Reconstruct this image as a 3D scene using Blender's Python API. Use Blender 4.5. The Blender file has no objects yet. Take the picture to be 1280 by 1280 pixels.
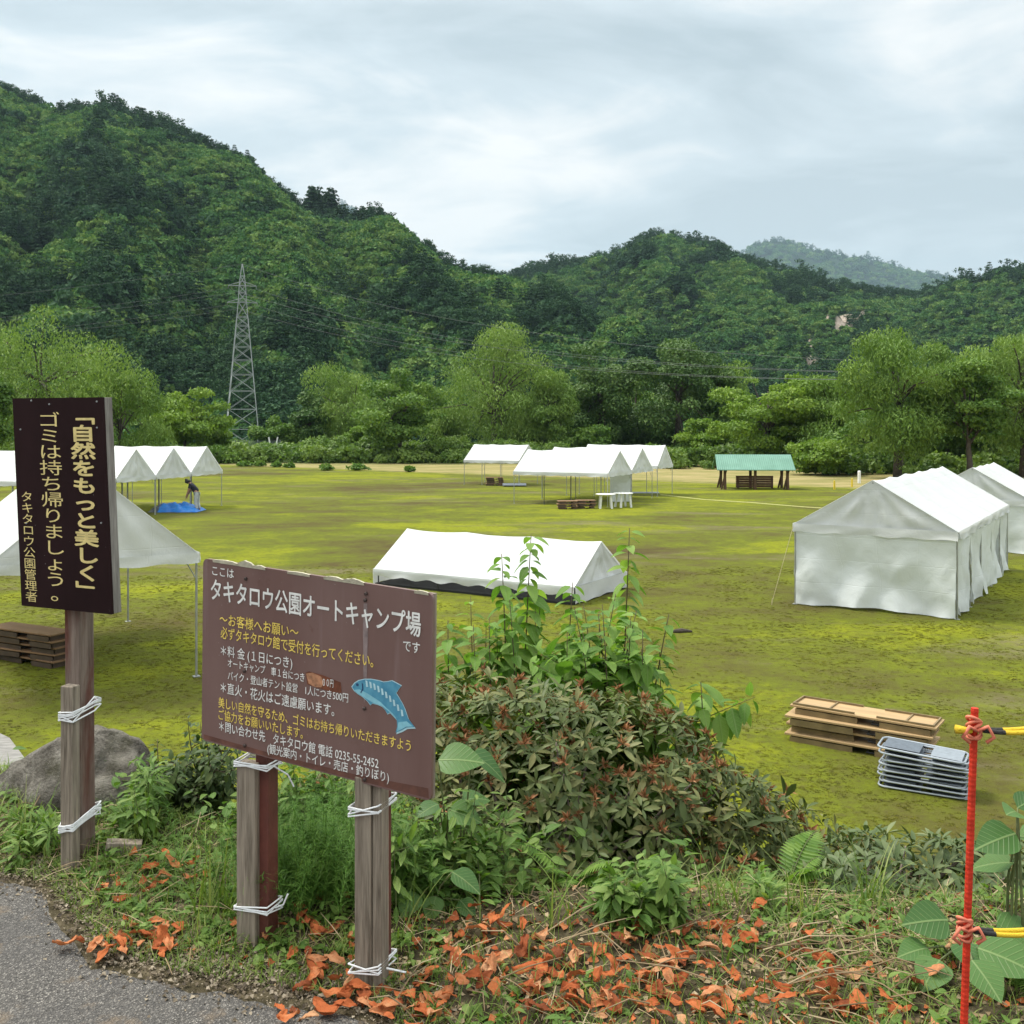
import bpy, math, random
import numpy as np
from mathutils import Vector, Matrix

SC = bpy.context.scene
COL = SC.collection
R = math.radians
F = 1256.0          # focal length in photo pixels (1280 px wide frame)
HZ = 530.0          # horizon row of the photo
CAMZ = 1.75
FIELD = -2.5        # height of the camp field below the road

# ------------------------------------------------------------------ camera
cam_d = bpy.data.cameras.new('camera')
cam = bpy.data.objects.new('camera', cam_d)
COL.objects.link(cam)
cam.location = (0, 0, CAMZ)
cam.rotation_euler = (R(90), 0, 0)
cam_d.sensor_width = 36.0
cam_d.lens = 36.0 * F / 1280.0
cam_d.shift_y = -(640.0 - HZ) / 1280.0
cam_d.clip_start = 0.05
cam_d.clip_end = 9000.0
SC.camera = cam

# ------------------------------------------------------------------ light
SUN_EL, SUN_AZ = 58.0, -62.0      # azimuth clockwise from +Y (away from the camera)
sd = bpy.data.lights.new('sun', 'SUN')
sd.energy = 2.6
sd.angle = R(14)
sd.color = (1.0, 0.94, 0.84)
sun = bpy.data.objects.new('sun', sd)
COL.objects.link(sun)
_sv = Vector((math.sin(R(SUN_AZ)) * math.cos(R(SUN_EL)), math.cos(R(SUN_AZ)) * math.cos(R(SUN_EL)), math.sin(R(SUN_EL))))
sun.rotation_euler = _sv.to_track_quat('Z', 'Y').to_euler()
sun.location = (0, 0, 50)

SC.view_settings.view_transform = 'Standard'
SC.view_settings.look = 'None'
SC.view_settings.gamma = 1.0
SC.view_settings.exposure = 0.62
SC.view_settings.use_curve_mapping = False

world = bpy.data.worlds.new('World')
SC.world = world
world.use_nodes = True
_nt = world.node_tree
_N, _L = _nt.nodes, _nt.links
_N.clear()
w_out = _N.new('ShaderNodeOutputWorld')
w_bg = _N.new('ShaderNodeBackground')
w_bg.inputs['Strength'].default_value = 0.1
w_sky = _N.new('ShaderNodeTexSky')
w_sky.sky_type = 'NISHITA'
w_sky.sun_disc = False
w_sky.sun_elevation = R(SUN_EL)
w_sky.sun_rotation = R(SUN_AZ)
w_sky.altitude = 300.0
w_sky.dust_density = 2.0
w_tc = _N.new('ShaderNodeTexCoord')
w_sep = _N.new('ShaderNodeSeparateXYZ')
_L.new(w_tc.outputs['Generated'], w_sep.inputs[0])
w_abs = _N.new('ShaderNodeMath'); w_abs.operation = 'MAXIMUM'; w_abs.inputs[1].default_value = 0.0
_L.new(w_sep.outputs['Z'], w_abs.inputs[0])
w_add = _N.new('ShaderNodeMath'); w_add.operation = 'ADD'; w_add.inputs[1].default_value = 0.16
_L.new(w_abs.outputs[0], w_add.inputs[0])
w_dx = _N.new('ShaderNodeMath'); w_dx.operation = 'DIVIDE'
w_dy = _N.new('ShaderNodeMath'); w_dy.operation = 'DIVIDE'
_L.new(w_sep.outputs['X'], w_dx.inputs[0]); _L.new(w_add.outputs[0], w_dx.inputs[1])
_L.new(w_sep.outputs['Y'], w_dy.inputs[0]); _L.new(w_add.outputs[0], w_dy.inputs[1])
w_cmb = _N.new('ShaderNodeCombineXYZ')
_L.new(w_dx.outputs[0], w_cmb.inputs[0]); _L.new(w_dy.outputs[0], w_cmb.inputs[1])
def _wnoise(scale, detail, rough, dist, off):
    m = _N.new('ShaderNodeMapping'); m.inputs['Location'].default_value = off
    m.inputs['Scale'].default_value = (1.0, 1.25, 1.0); m.inputs['Rotation'].default_value = (0, 0, R(24))
    _L.new(w_cmb.outputs[0], m.inputs[0])
    n = _N.new('ShaderNodeTexNoise'); n.inputs['Scale'].default_value = scale
    n.inputs['Detail'].default_value = detail; n.inputs['Roughness'].default_value = rough
    n.inputs['Distortion'].default_value = dist
    _L.new(m.outputs[0], n.inputs['Vector'])
    return n
n1 = _wnoise(0.95, 8.0, 0.52, 0.7, (3.1, 0.4, 0))
n2 = _wnoise(2.4, 6.0, 0.55, 0.8, (7.7, 2.2, 0))
w_mx = _N.new('ShaderNodeMath'); w_mx.operation = 'MULTIPLY_ADD'; w_mx.inputs[1].default_value = 0.30
_L.new(n2.outputs['Fac'], w_mx.inputs[0])
w_sc = _N.new('ShaderNodeMath'); w_sc.operation = 'MULTIPLY'; w_sc.inputs[1].default_value = 0.74
_L.new(n1.outputs['Fac'], w_sc.inputs[0]); _L.new(w_sc.outputs[0], w_mx.inputs[2])
w_ramp = _N.new('ShaderNodeValToRGB')
_e = w_ramp.color_ramp.elements
_e[0].position = 0.42; _e[0].color = (0.45, 0.525, 0.56, 1)
_e[1].position = 0.64; _e[1].color = (0.93, 0.915, 0.885, 1)
_m = _e.new(0.53); _m.color = (0.60, 0.675, 0.71, 1)
_L.new(w_mx.outputs[0], w_ramp.inputs[0])
# near the horizon the cloud deck is paler and warmer
w_hr = _N.new('ShaderNodeMapRange'); w_hr.inputs['From Min'].default_value = 0.02; w_hr.inputs['From Max'].default_value = 0.36
w_hr.inputs['To Min'].default_value = 0.5; w_hr.inputs['To Max'].default_value = 0.0
_L.new(w_sep.outputs['Z'], w_hr.inputs['Value'])
w_m0 = _N.new('ShaderNodeMix'); w_m0.data_type = 'RGBA'
_L.new(w_hr.outputs[0], w_m0.inputs[0]); _L.new(w_ramp.outputs[0], w_m0.inputs[6]); w_m0.inputs[7].default_value = (0.68, 0.72, 0.725, 1)
w_gain = _N.new('ShaderNodeVectorMath'); w_gain.operation = 'SCALE'; w_gain.inputs['Scale'].default_value = 10.6
w_zc = _N.new('ShaderNodeMapRange'); w_zc.inputs['From Min'].default_value = 0.36; w_zc.inputs['From Max'].default_value = 0.6
w_zc.inputs['To Max'].default_value = 0.85
_L.new(w_sep.outputs['Z'], w_zc.inputs['Value'])
w_m2 = _N.new('ShaderNodeMix'); w_m2.data_type = 'RGBA'
_L.new(w_zc.outputs[0], w_m2.inputs[0]); _L.new(w_m0.outputs[2], w_m2.inputs[6]); w_m2.inputs[7].default_value = (0.72, 0.735, 0.72, 1)
_L.new(w_m2.outputs[2], w_gain.inputs[0])
# an overcast sky is brightest overhead
w_zen = _N.new('ShaderNodeMapRange'); w_zen.interpolation_type = 'SMOOTHSTEP'
w_zen.inputs['From Min'].default_value = 0.36; w_zen.inputs['From Max'].default_value = 0.85
w_zen.inputs['To Min'].default_value = 7.9; w_zen.inputs['To Max'].default_value = 21.0
_L.new(w_sep.outputs['Z'], w_zen.inputs['Value']); _L.new(w_zen.outputs[0], w_gain.inputs['Scale'])
w_m1 = _N.new('ShaderNodeMix'); w_m1.data_type = 'RGBA'; w_m1.inputs[0].default_value = 0.95
_L.new(w_sky.outputs[0], w_m1.inputs[6]); _L.new(w_gain.outputs[0], w_m1.inputs[7])
_L.new(w_m1.outputs[2], w_bg.inputs['Color'])
_L.new(w_bg.outputs[0], w_out.inputs['Surface'])

# ------------------------------------------------------------------ maths
def P(px, py, d):
    """world point seen at photo pixel px, py at depth d"""
    return np.array([(px - 640.0) / F * d, d, CAMZ - (py - HZ) / F * d])
def G(px, py, z=FIELD):
    """world point on a level plane z seen at photo pixel px, py"""
    d = (CAMZ - z) * F / (py - HZ)
    return np.array([(px - 640.0) / F * d, d, z])
def norm(v):
    v = np.asarray(v, float)
    return v / np.maximum(np.linalg.norm(v, axis=-1, keepdims=True), 1e-9)
def _hash(ix, iy, seed):
    h = (ix.astype(np.int64) * 374761393 + iy.astype(np.int64) * 668265263 + seed * 974711) & 0x7fffffff
    h = (h ^ (h >> 13)) * 1274126177 & 0x7fffffff
    return ((h ^ (h >> 16)) & 0xffff) / 65535.0
def vnoise(x, y, seed=0):
    x = np.asarray(x, float); y = np.asarray(y, float)
    ix, iy = np.floor(x), np.floor(y)
    fx, fy = x - ix, y - iy
    fx = fx * fx * (3 - 2 * fx); fy = fy * fy * (3 - 2 * fy)
    a, b = _hash(ix, iy, seed), _hash(ix + 1, iy, seed)
    c, d = _hash(ix, iy + 1, seed), _hash(ix + 1, iy + 1, seed)
    return (a + (b - a) * fx) * (1 - fy) + (c + (d - c) * fx) * fy - 0.5
def fbm(x, y, seed=0, oct=4):
    s, a = 0.0, 1.0
    for k in range(oct):
        s = s + a * vnoise(x * 2 ** k, y * 2 ** k, seed + 17 * k); a *= 0.5
    return s
def sstep(t):
    t = np.clip(t, 0, 1)
    return t * t * (3 - 2 * t)

# ------------------------------------------------------------------ objects
def link(o, parent=None):
    COL.objects.link(o)
    if parent is not None:
        o.parent = parent
    return o
def mesh_obj(name, V, faces, mat, parent=None, smooth=False, rnd=None, loc=None):
    me = bpy.data.meshes.new(name)
    V = np.asarray(V, float)
    fl = []
    for f in (faces if isinstance(faces, (list, tuple)) and len(faces) and isinstance(faces[0], np.ndarray) and faces[0].ndim == 2 else [faces]):
        fl.extend(f.tolist() if isinstance(f, np.ndarray) else f)
    me.from_pydata(V.tolist(), [], fl)
    if mat is not None:
        me.materials.append(mat)
    if smooth:
        me.polygons.foreach_set('use_smooth', [True] * len(me.polygons))
    if rnd is not None:
        at = me.attributes.new('rnd', 'FLOAT', 'FACE')
        at.data.foreach_set('value', np.asarray(rnd, np.float32))
    me.update()
    o = bpy.data.objects.new(name, me)
    if loc is not None:
        o.location = loc
    return link(o, parent)
def tag(o, label=None, cat=None, group=None, kind=None):
    if label: o['label'] = label
    if cat: o['category'] = cat
    if group: o['group'] = group
    if kind: o['kind'] = kind
    return o
def thing(name, label, cat, loc=(0, 0, 0), rotz=0.0, group=None):
    o = bpy.data.objects.new(name, None)
    o.empty_display_size = 0.2
    o.location = loc
    o.rotation_euler = (0, 0, rotz)
    link(o)
    return tag(o, label, cat, group)
def dup(root, loc, rotz, label, group=None, tilt=(0, 0)):
    r = root.copy(); COL.objects.link(r)
    r.location = loc; r.rotation_euler = (tilt[0], tilt[1], rotz)
    r['label'] = label
    if group: r['group'] = group
    for ch in list(root.children):
        c = ch.copy(); COL.objects.link(c); c.parent = r
        for g in list(ch.children):
            d = g.copy(); COL.objects.link(d); d.parent = c
    return r
def bevel(o, w=0.004, seg=2):
    m = o.modifiers.new('bevel', 'BEVEL'); m.width = w; m.segments = seg; m.limit_method = 'ANGLE'; m.angle_limit = R(35)
    return o

BOXF = [(0, 3, 2, 1), (4, 5, 6, 7), (0, 1, 5, 4), (1, 2, 6, 5), (2, 3, 7, 6), (3, 0, 4, 7)]
class MB:
    def __init__(s): s.V = []; s.F = []; s.n = 0; s.r = []
    def add(s, V, Fs, rnd=None):
        V = np.asarray(V, float)
        s.V.append(V)
        for f in Fs: s.F.append(tuple(int(i) + s.n for i in f))
        s.r.extend([0.5] * len(Fs) if rnd is None else list(np.broadcast_to(rnd, (len(Fs),))))
        s.n += len(V)
        return s
    def box(s, c, size, M=None):
        x, y, z = np.array(size, float) / 2
        V = np.array([(-x, -y, -z), (x, -y, -z), (x, y, -z), (-x, y, -z), (-x, -y, z), (x, -y, z), (x, y, z), (-x, y, z)])
        if M is not None: V = V @ np.asarray(M, float).T
        return s.add(V + np.asarray(c, float), BOXF)
    def bar(s, p0, p1, w, h=None, up=(0, 0, 1)):
        p0, p1 = np.asarray(p0, float), np.asarray(p1, float)
        h = w if h is None else h
        d = norm(p1 - p0); u = np.asarray(up, float)
        if abs(d @ norm(u)) > 0.95: u = np.array([0, 1.0, 0])
        a = norm(np.cross(d, u)); b = np.cross(a, d)
        V = []
        for p in (p0, p1):
            for sa, sb in ((-1, -1), (1, -1), (1, 1), (-1, 1)):
                V.append(p + a * sa * w / 2 + b * sb * h / 2)
        return s.add(V, BOXF)
    def tube(s, pts, r, n=8, rnd=None):
        pts = np.asarray(pts, float); m = len(pts)
        r = np.broadcast_to(np.asarray(r, float), (m,))
        T = np.gradient(pts, axis=0); T = norm(T)
        up = np.array([0, 0, 1.0]) if abs(T[0][2]) < 0.9 else np.array([1.0, 0, 0])
        V = []; a = norm(np.cross(T[0], up))
        for i in range(m):
            a = norm(a - T[i] * (a @ T[i])); b = np.cross(T[i], a)
            th = np.arange(n) * 2 * math.pi / n
            V.append(pts[i] + r[i] * (np.cos(th)[:, None] * a + np.sin(th)[:, None] * b))
        Fs = [(i * n + j, i * n + (j + 1) % n, (i + 1) * n + (j + 1) % n, (i + 1) * n + j) for i in range(m - 1) for j in range(n)]
        Fs += [tuple(range(n - 1, -1, -1)), tuple((m - 1) * n + j for j in range(n))]
        return s.add(np.concatenate(V), Fs, rnd)
    def build(s, name, mat, parent=None, smooth=False, rnd=False):
        return mesh_obj(name, np.concatenate(s.V), s.F, mat, parent, smooth, s.r if rnd else None)
def grid_faces(nu, nv):
    i, j = np.meshgrid(np.arange(nu - 1), np.arange(nv - 1), indexing='ij')
    a = (i * nv + j).ravel()
    return np.stack([a, a + nv, a + nv + 1, a + 1], axis=1)
def frames(d, n):
    y = norm(d); x = norm(np.cross(y, n)); z = np.cross(x, y)
    return np.stack([x, y, z], axis=-1)
def scatter(TV, TF, pos, Rm, sc):
    """many copies of a small template in one mesh"""
    N = len(pos); k = len(TV)
    sc = np.asarray(sc, float)
    S = TV[None] * (sc[:, None, None] if sc.ndim == 1 else sc[:, None, :])
    V = np.einsum('nij,nkj->nki', Rm, S) + pos[:, None, :]
    Fs = (TF[None] + (np.arange(N) * k)[:, None, None]).reshape(-1, TF.shape[1])
    return V.reshape(-1, 3), Fs
def leaf_tpl(nseg, width, fold=0.25, curl=0.2, wave=0.0, peak=0.45):
    """a leaf lying along +Y, two strips folded at the midrib"""
    V, Fs = [], []
    for i in range(nseg + 1):
        t = i / nseg
        w = width * 0.5 * (math.sin(math.pi * t ** (math.log(0.5) / math.log(peak))) ** 0.8 if 0 < t < 1 else 0.02)
        z = -curl * t * t
        zz = fold * w + wave * math.sin(t * 17.0) * w
        V += [(-w, t, z + zz), (0, t, z), (w, t, z + fold * w - wave * math.sin(t * 13.0) * w)]
    for i in range(nseg):
        a = 3 * i
        Fs += [(a, a + 1, a + 4, a + 3), (a + 1, a + 2, a + 5, a + 4)]
    return np.array(V), np.array(Fs)
KITE = (np.array([(0, 0, 0), (.36, .45, .07), (0, 1, -.06), (-.36, .45, .07)], float), np.array([(0, 1, 2, 3)]))
def randdir(rng, n):
    return norm(rng.normal(size=(n, 3)))

# ------------------------------------------------------------------ materials
class NT:
    def __init__(s, name):
        s.m = bpy.data.materials.new(name); s.m.use_nodes = True
        s.t = s.m.node_tree; s.t.nodes.clear()
        s.out = s.t.nodes.new('ShaderNodeOutputMaterial')
    def n(s, typ, **kw):
        nd = s.t.nodes.new(typ)
        for k, v in kw.items():
            if k in nd.inputs.keys() if not k.startswith('_') else False: nd.inputs[k].default_value = v
            else: setattr(nd, k.lstrip('_'), v)
        return nd
    def l(s, a, b): s.t.links.new(a, b)
    def noise(s, vec, scale, detail=4, rough=0.55, dist=0.0, stretch=None, off=(0, 0, 0)):
        if stretch is not None or off != (0, 0, 0):
            mp = s.n('ShaderNodeMapping'); mp.inputs['Scale'].default_value = stretch or (1, 1, 1); mp.inputs['Location'].default_value = off
            s.l(vec, mp.inputs[0]); vec = mp.outputs[0]
        nd = s.n('ShaderNodeTexNoise'); nd.inputs['Scale'].default_value = scale; nd.inputs['Detail'].default_value = detail
        nd.inputs['Roughness'].default_value = rough; nd.inputs['Distortion'].default_value = dist
        s.l(vec, nd.inputs['Vector'])
        return nd.outputs['Fac']
    def ramp(s, fac, stops):
        r = s.n('ShaderNodeValToRGB'); e = r.color_ramp.elements
        while len(e) < len(stops): e.new(0.5)
        for el, (p, c) in zip(e, stops):
            el.position = p; el.color = tuple(c) + (1,) if len(c) == 3 else c
        s.l(fac, r.inputs[0])
        return r.outputs[0]
    def val(s, fac, a, b, lo=0.0, hi=1.0):
        r = s.n('ShaderNodeMapRange'); r.inputs['From Min'].default_value = a; r.inputs['From Max'].default_value = b
        r.inputs['To Min'].default_value = lo; r.inputs['To Max'].default_value = hi
        s.l(fac, r.inputs['Value']); return r.outputs[0]
    def mix(s, fac, a, b, mode='MIX'):
        x = s.n('ShaderNodeMix'); x.data_type = 'RGBA'; x.blend_type = mode
        for k, v in ((0, fac), (6, a), (7, b)):
            if hasattr(v, 'is_linked') or hasattr(v, 'node'): s.l(v, x.inputs[k])
            else: x.inputs[k].default_value = (tuple(v) + (1,)) if k and len(v) == 3 else v
        return x.outputs[2]
    def math(s, op, a, b=None):
        x = s.n('ShaderNodeMath'); x.operation = op
        for k, v in ((0, a), (1, b)):
            if v is None: continue
            if hasattr(v, 'node'): s.l(v, x.inputs[k])
            else: x.inputs[k].default_value = v
        return x.outputs[0]
    def bump(s, h, strength=0.3, dist=0.02):
        b = s.n('ShaderNodeBump'); b.inputs['Strength'].default_value = strength; b.inputs['Distance'].default_value = dist
        s.l(h, b.inputs['Height']); return b.outputs[0]
    def pr(s, color, rough=0.7, metal=0.0, normal=None, spec=0.5):
        p = s.n('ShaderNodeBsdfPrincipled')
        for k, v in (('Base Color', color), ('Roughness', rough), ('Metallic', metal), ('Specular IOR Level', spec)):
            if hasattr(v, 'node'): s.l(v, p.inputs[k])
            else: p.inputs[k].default_value = (tuple(v) + (1,)) if k == 'Base Color' and len(v) == 3 else v
        if normal is not None: s.l(normal, p.inputs['Normal'])
        return p.outputs[0]
    def done(s, sh):
        s.l(sh, s.out.inputs['Surface']); return s.m
    def obj(s): return s.n('ShaderNodeTexCoord').outputs['Object']
    def pos(s): return s.n('ShaderNodeNewGeometry').outputs['Position']
    def trans(s, color, sh, fac):
        t = s.n('ShaderNodeBsdfTranslucent')
        if hasattr(color, 'node'): s.l(color, t.inputs['Color'])
        else: t.inputs['Color'].default_value = tuple(color) + (1,)
        m = s.n('ShaderNodeMixShader'); m.inputs[0].default_value = fac
        s.l(sh, m.inputs[1]); s.l(t.outputs[0], m.inputs[2]); return m.outputs[0]

def foliage(name, c1, c2, c3=None, tr=0.3, rough=0.55, spec=0.3, inst=False, nscale=0.35):
    """leaf colours vary from leaf to leaf ('rnd'), from clump to clump (noise) and from plant to plant"""
    t = NT(name)
    at = t.n('ShaderNodeAttribute'); at.attribute_name = 'rnd'
    f = t.math('ADD', t.math('MULTIPLY', at.outputs['Fac'], 0.6), t.math('MULTIPLY', t.noise(t.pos(), nscale, 3), 0.55))
    oi = t.n('ShaderNodeObjectInfo')
    f = t.math('ADD', f, t.math('MULTIPLY', t.math('SUBTRACT', oi.outputs['Random'], 0.5), 0.5 if inst else 0.0))
    stops = [(0.25, c1), (0.75, c2)] if c3 is None else [(0.2, c1), (0.55, c2), (0.86, c3)]
    col = t.ramp(f, stops)
    sh = t.pr(col, rough, spec=spec)
    tc = t.mix(1.0, col, (1.25, 1.35, 0.6), 'MULTIPLY')
    return t.done(t.trans(tc, sh, tr))
def plain(name, c, rough=0.6, metal=0.0, var=0.15, scale=8.0, bumpk=0.0, spec=0.5):
    t = NT(name); o = t.obj()
    n = t.noise(o, scale, 5)
    lo = tuple(x * (1 - var) for x in c); hi = tuple(min(1, x * (1 + var)) for x in c)
    col = t.ramp(n, [(0.3, lo), (0.7, hi)])
    nm = t.bump(t.noise(o, scale * 6, 4), bumpk, 0.01) if bumpk else None
    return t.done(t.pr(col, rough, metal, nm, spec))
def wood(name, dark, light, axis=2, scale=14.0, stain=None, rough=0.85):
    """weathered timber with grain stretched along one axis"""
    t = NT(name); o = t.obj()
    st = [1.0, 1.0, 1.0]; st[axis] = 0.05
    g = t.noise(o, scale * 2.2, 8, 0.6, 0.3, tuple(st))
    g2 = t.noise(o, scale * 9, 4, 0.6, 0.2, tuple(st))
    col = t.ramp(t.math('ADD', t.math('MULTIPLY', g, 0.65), t.math('MULTIPLY', g2, 0.35)), [(0.33, dark), (0.64, light)])
    if stain is not None:
        st2 = [1.0, 1.0, 1.0]; st2[axis] = 0.25
        k = t.val(t.noise(o, 7.0, 6, 0.6, 0.4, tuple(st2)), 0.46, 0.6)
        col = t.mix(k, col, stain)
    nm = t.bump(g2, 0.35, 0.004)
    return t.done(t.pr(col, rough, normal=nm, spec=0.2))
def cloth(name, c, tr=0.28, var=0.05):
    t = NT(name); o = t.obj()
    n = t.noise(o, 0.9, 5, 0.6)
    dirt = t.noise(o, 0.45, 6, 0.65, off=(3, 1, 2))
    col = t.ramp(n, [(0.3, tuple(x * (1 - var) for x in c)), (0.7, c)])
    col = t.mix(t.val(dirt, 0.5, 0.72, 0, 0.55), col, tuple(x * y for x, y in zip(c, (0.86, 0.84, 0.78))))
    h = t.noise(o, 3.2, 6, 0.6, 0.6)
    sx = t.n('ShaderNodeSeparateXYZ'); t.l(o, sx.inputs[0])
    cb = t.n('ShaderNodeCombineXYZ'); t.l(t.math('ADD', sx.outputs['X'], sx.outputs['Y']), cb.inputs[0]); t.l(sx.outputs['Z'], cb.inputs[1])
    bk = t.n('ShaderNodeTexBrick'); bk.offset = 0.0; bk.inputs['Scale'].default_value = 1.0; bk.inputs['Mortar Size'].default_value = 0.012
    bk.inputs['Mortar Smooth'].default_value = 1.0; bk.inputs['Brick Width'].default_value = 0.9; bk.inputs['Row Height'].default_value = 0.55
    t.l(cb.outputs[0], bk.inputs['Vector'])
    h = t.math('ADD', h, t.math('MULTIPLY', bk.outputs['Fac'], -0.22))      # packing creases
    nm = t.bump(h, 0.38, 0.05)
    sh = t.pr(col, 0.55, normal=nm, spec=0.3)
    return t.done(t.trans(tuple(min(1, x) for x in c), sh, tr))
M = {}
M['tent'] = cloth('white_canvas', (0.72, 0.74, 0.74), tr=0.28)
M['tent_wall'] = cloth('white_canvas_wall', (0.75, 0.79, 0.79), tr=0.18)
M['pole'] = plain('galvanised_pole', (0.38, 0.39, 0.38), 0.45, 0.6, 0.2, 5)
M['pole_dark'] = plain('dark_pole', (0.06, 0.06, 0.06), 0.5, 0.2, 0.2, 5)
M['lattice'] = plain('galvanised_lattice', (0.33, 0.355, 0.355), 0.55, 0.2, 0.15, 0.6)
M['cable'] = plain('cable', (0.10, 0.115, 0.115), 0.7, 0.0)
M['rope_white'] = plain('white_twine', (0.74, 0.75, 0.76), 0.8, 0, 0.12, 60)
M['red'] = plain('red_paint', (0.52, 0.035, 0.014), 0.6, 0, 0.3, 40, 0.2, 0.25)
M['orange_tie'] = plain('orange_twist_tie', (0.62, 0.17, 0.10), 0.7, 0, 0.25, 50)
M['trunk'] = plain('bark', (0.075, 0.06, 0.048), 0.95, 0, 0.45, 3, 0.5)
M['trunk_grey'] = plain('grey_bark', (0.12, 0.11, 0.095), 0.95, 0, 0.4, 3, 0.5)
# ================================================================== terrain
ROAD = np.array([(-60, 4.9), (-6, 4.6), (-3.2, 4.25), (-2.0, 3.93), (-1.78, 3.86), (-1.6, 3.66), (-1.35, 3.36), (-1.05, 3.22), (-.78, 3.16), (-.5, 3.08), (-.36, 3.0), (-.14, 2.6), (.3, 2.2), (1.5, 1.7), (4, 1.1), (30, -3), (60, -8)])
def road_edge(x): return np.interp(x, ROAD[:, 0], ROAD[:, 1])
def bank_edge(x): return np.interp(x, [-60, -4, -2.2, -1.4, -.6, 1, 4, 60], [5.2, 4.9, 4.7, 4.2, 3.55, 3.45, 3.3, 3.3])
def gz(x, y):
    x = np.asarray(x, float); y = np.asarray(y, float)
    t = (y - bank_edge(x)) / 4.4
    z = FIELD * sstep(t)
    k = np.clip((y - road_edge(x)) / 0.4, 0, 1)
    bumpy = 0.05 * fbm(x * 1.7, y * 1.7, 5, 4) + 0.018 * fbm(x * 9, y * 9, 8, 3)
    z = z + bumpy * k * (1 - 0.75 * sstep((t - 0.6) / 0.5))
    z = z + 0.045 * k * sstep((y - road_edge(x)) / 0.12) * (t < 0.05)
    return z + 0.05 * fbm(x / 9.0, y / 9.0, 3, 2) * sstep(t - 1.0)
def axis(segs):
    out = []
    for a, b, st in segs: out.append(np.arange(a, b, st))
    out.append([segs[-1][1]])
    return np.concatenate(out)
xs = axis([(-4000, -600, 400), (-600, -100, 50), (-100, -30, 5), (-30, -6, 0.8), (-6, -3, .15), (-3, 3, .045), (3, 6, .15), (6, 30, .8), (30, 100, 5), (100, 600, 50), (600, 4000, 400)])
ys = axis([(-300, -20, 40), (-20, 0, 4), (0, 2.4, .4), (2.4, 5.2, .045), (5.2, 9, .15), (9, 25, .5), (25, 140, 3), (140, 600, 40), (600, 5000, 400)])
X, Y = np.meshgrid(xs, ys, indexing='ij')
Z = gz(X, Y)
t = NT('field_ground')
pos = t.pos()
sep = t.n('ShaderNodeSeparateXYZ'); t.l(pos, sep.inputs[0])
pn = t.noise(pos, 0.16, 6, 0.6, 0.6, (0.55, 1.0, 1.0))
pm = t.noise(pos, 0.9, 6, 0.62, 0.4)
pf = t.noise(pos, 7.0, 6, 0.65)
pff = t.noise(pos, 38.0, 4, 0.65)
moss = t.ramp(t.math('ADD', t.math('MULTIPLY', t.val(pn, 0.2, 0.8, 0.14, 0.86), 0.55), t.math('ADD', t.math('MULTIPLY', pm, 0.27), t.math('MULTIPLY', t.noise(pos, 4.0, 7, 0.68), 0.18))),
              [(0.37, (0.078, 0.060, 0.022)), (0.44, (0.096, 0.094, 0.020)), (0.51, (0.116, 0.136, 0.013)), (0.60, (0.195, 0.215, 0.010))])
moss = t.mix(t.val(pf, 0.5, 0.68, 0, 0.6), moss, (0.075, 0.062, 0.022))
moss = t.mix(t.val(pff, 0.5, 0.8, 0, 0.4), moss, (0.085, 0.085, 0.02))
bare = t.math('MULTIPLY', 0.75, t.math('MULTIPLY', t.val(t.noise(pos, 0.22, 7, 0.65, 0.5, (0.5, 1.6, 1), (11, 4, 0)), 0.55, 0.66), t.val(pf, 0.3, 0.6)))
moss = t.mix(bare, moss, (0.17, 0.145, 0.085))
# unmown straw-coloured margin in front of the trees
edge = t.math('ADD', sep.outputs['Y'], t.math('MULTIPLY', sep.outputs['X'], 0.72))
edge = t.math('ADD', edge, t.math('MULTIPLY', t.math('SUBTRACT', pm, 0.5), 5.0))
straw = t.ramp(t.noise(pos, 0.7, 6, 0.7, 0, (0.35, 1, 1)), [(0.34, (0.16, 0.17, 0.05)), (0.5, (0.26, 0.225, 0.09)), (0.66, (0.36, 0.29, 0.14))])
col = t.mix(t.val(edge, 81.5, 84.5), moss, straw)
wild = t.ramp(t.noise(pos, 0.5, 6, 0.7), [(0.35, (0.03, 0.05, 0.015)), (0.65, (0.08, 0.12, 0.03))])
col = t.mix(t.val(sep.outputs['Y'], 104, 112), col, wild)
# soil and dry litter on the bank and verge
soil = t.ramp(t.noise(pos, 9.0, 8, 0.7, 0.6), [(0.32, (0.03, 0.026, 0.014)), (0.5, (0.075, 0.062, 0.036)), (0.70, (0.17, 0.14, 0.09))])
col = t.mix(t.val(t.math('ADD', sep.outputs['Z'], t.math('MULTIPLY', t.math('SUBTRACT', pm, 0.5), 0.5)), -2.42, -2.1), col, soil)
h = t.math('ADD', t.math('MULTIPLY', pf, 0.6), t.math('MULTIPLY', pff, 0.4))
m_ground = t.done(t.pr(col, 0.95, normal=t.bump(h, 0.9, 0.05), spec=0.1))
ground = mesh_obj('ground', np.stack([X.ravel(), Y.ravel(), Z.ravel()], 1), [grid_faces(len(xs), len(ys))], m_ground, smooth=True)
tag(ground, kind='structure')

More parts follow.
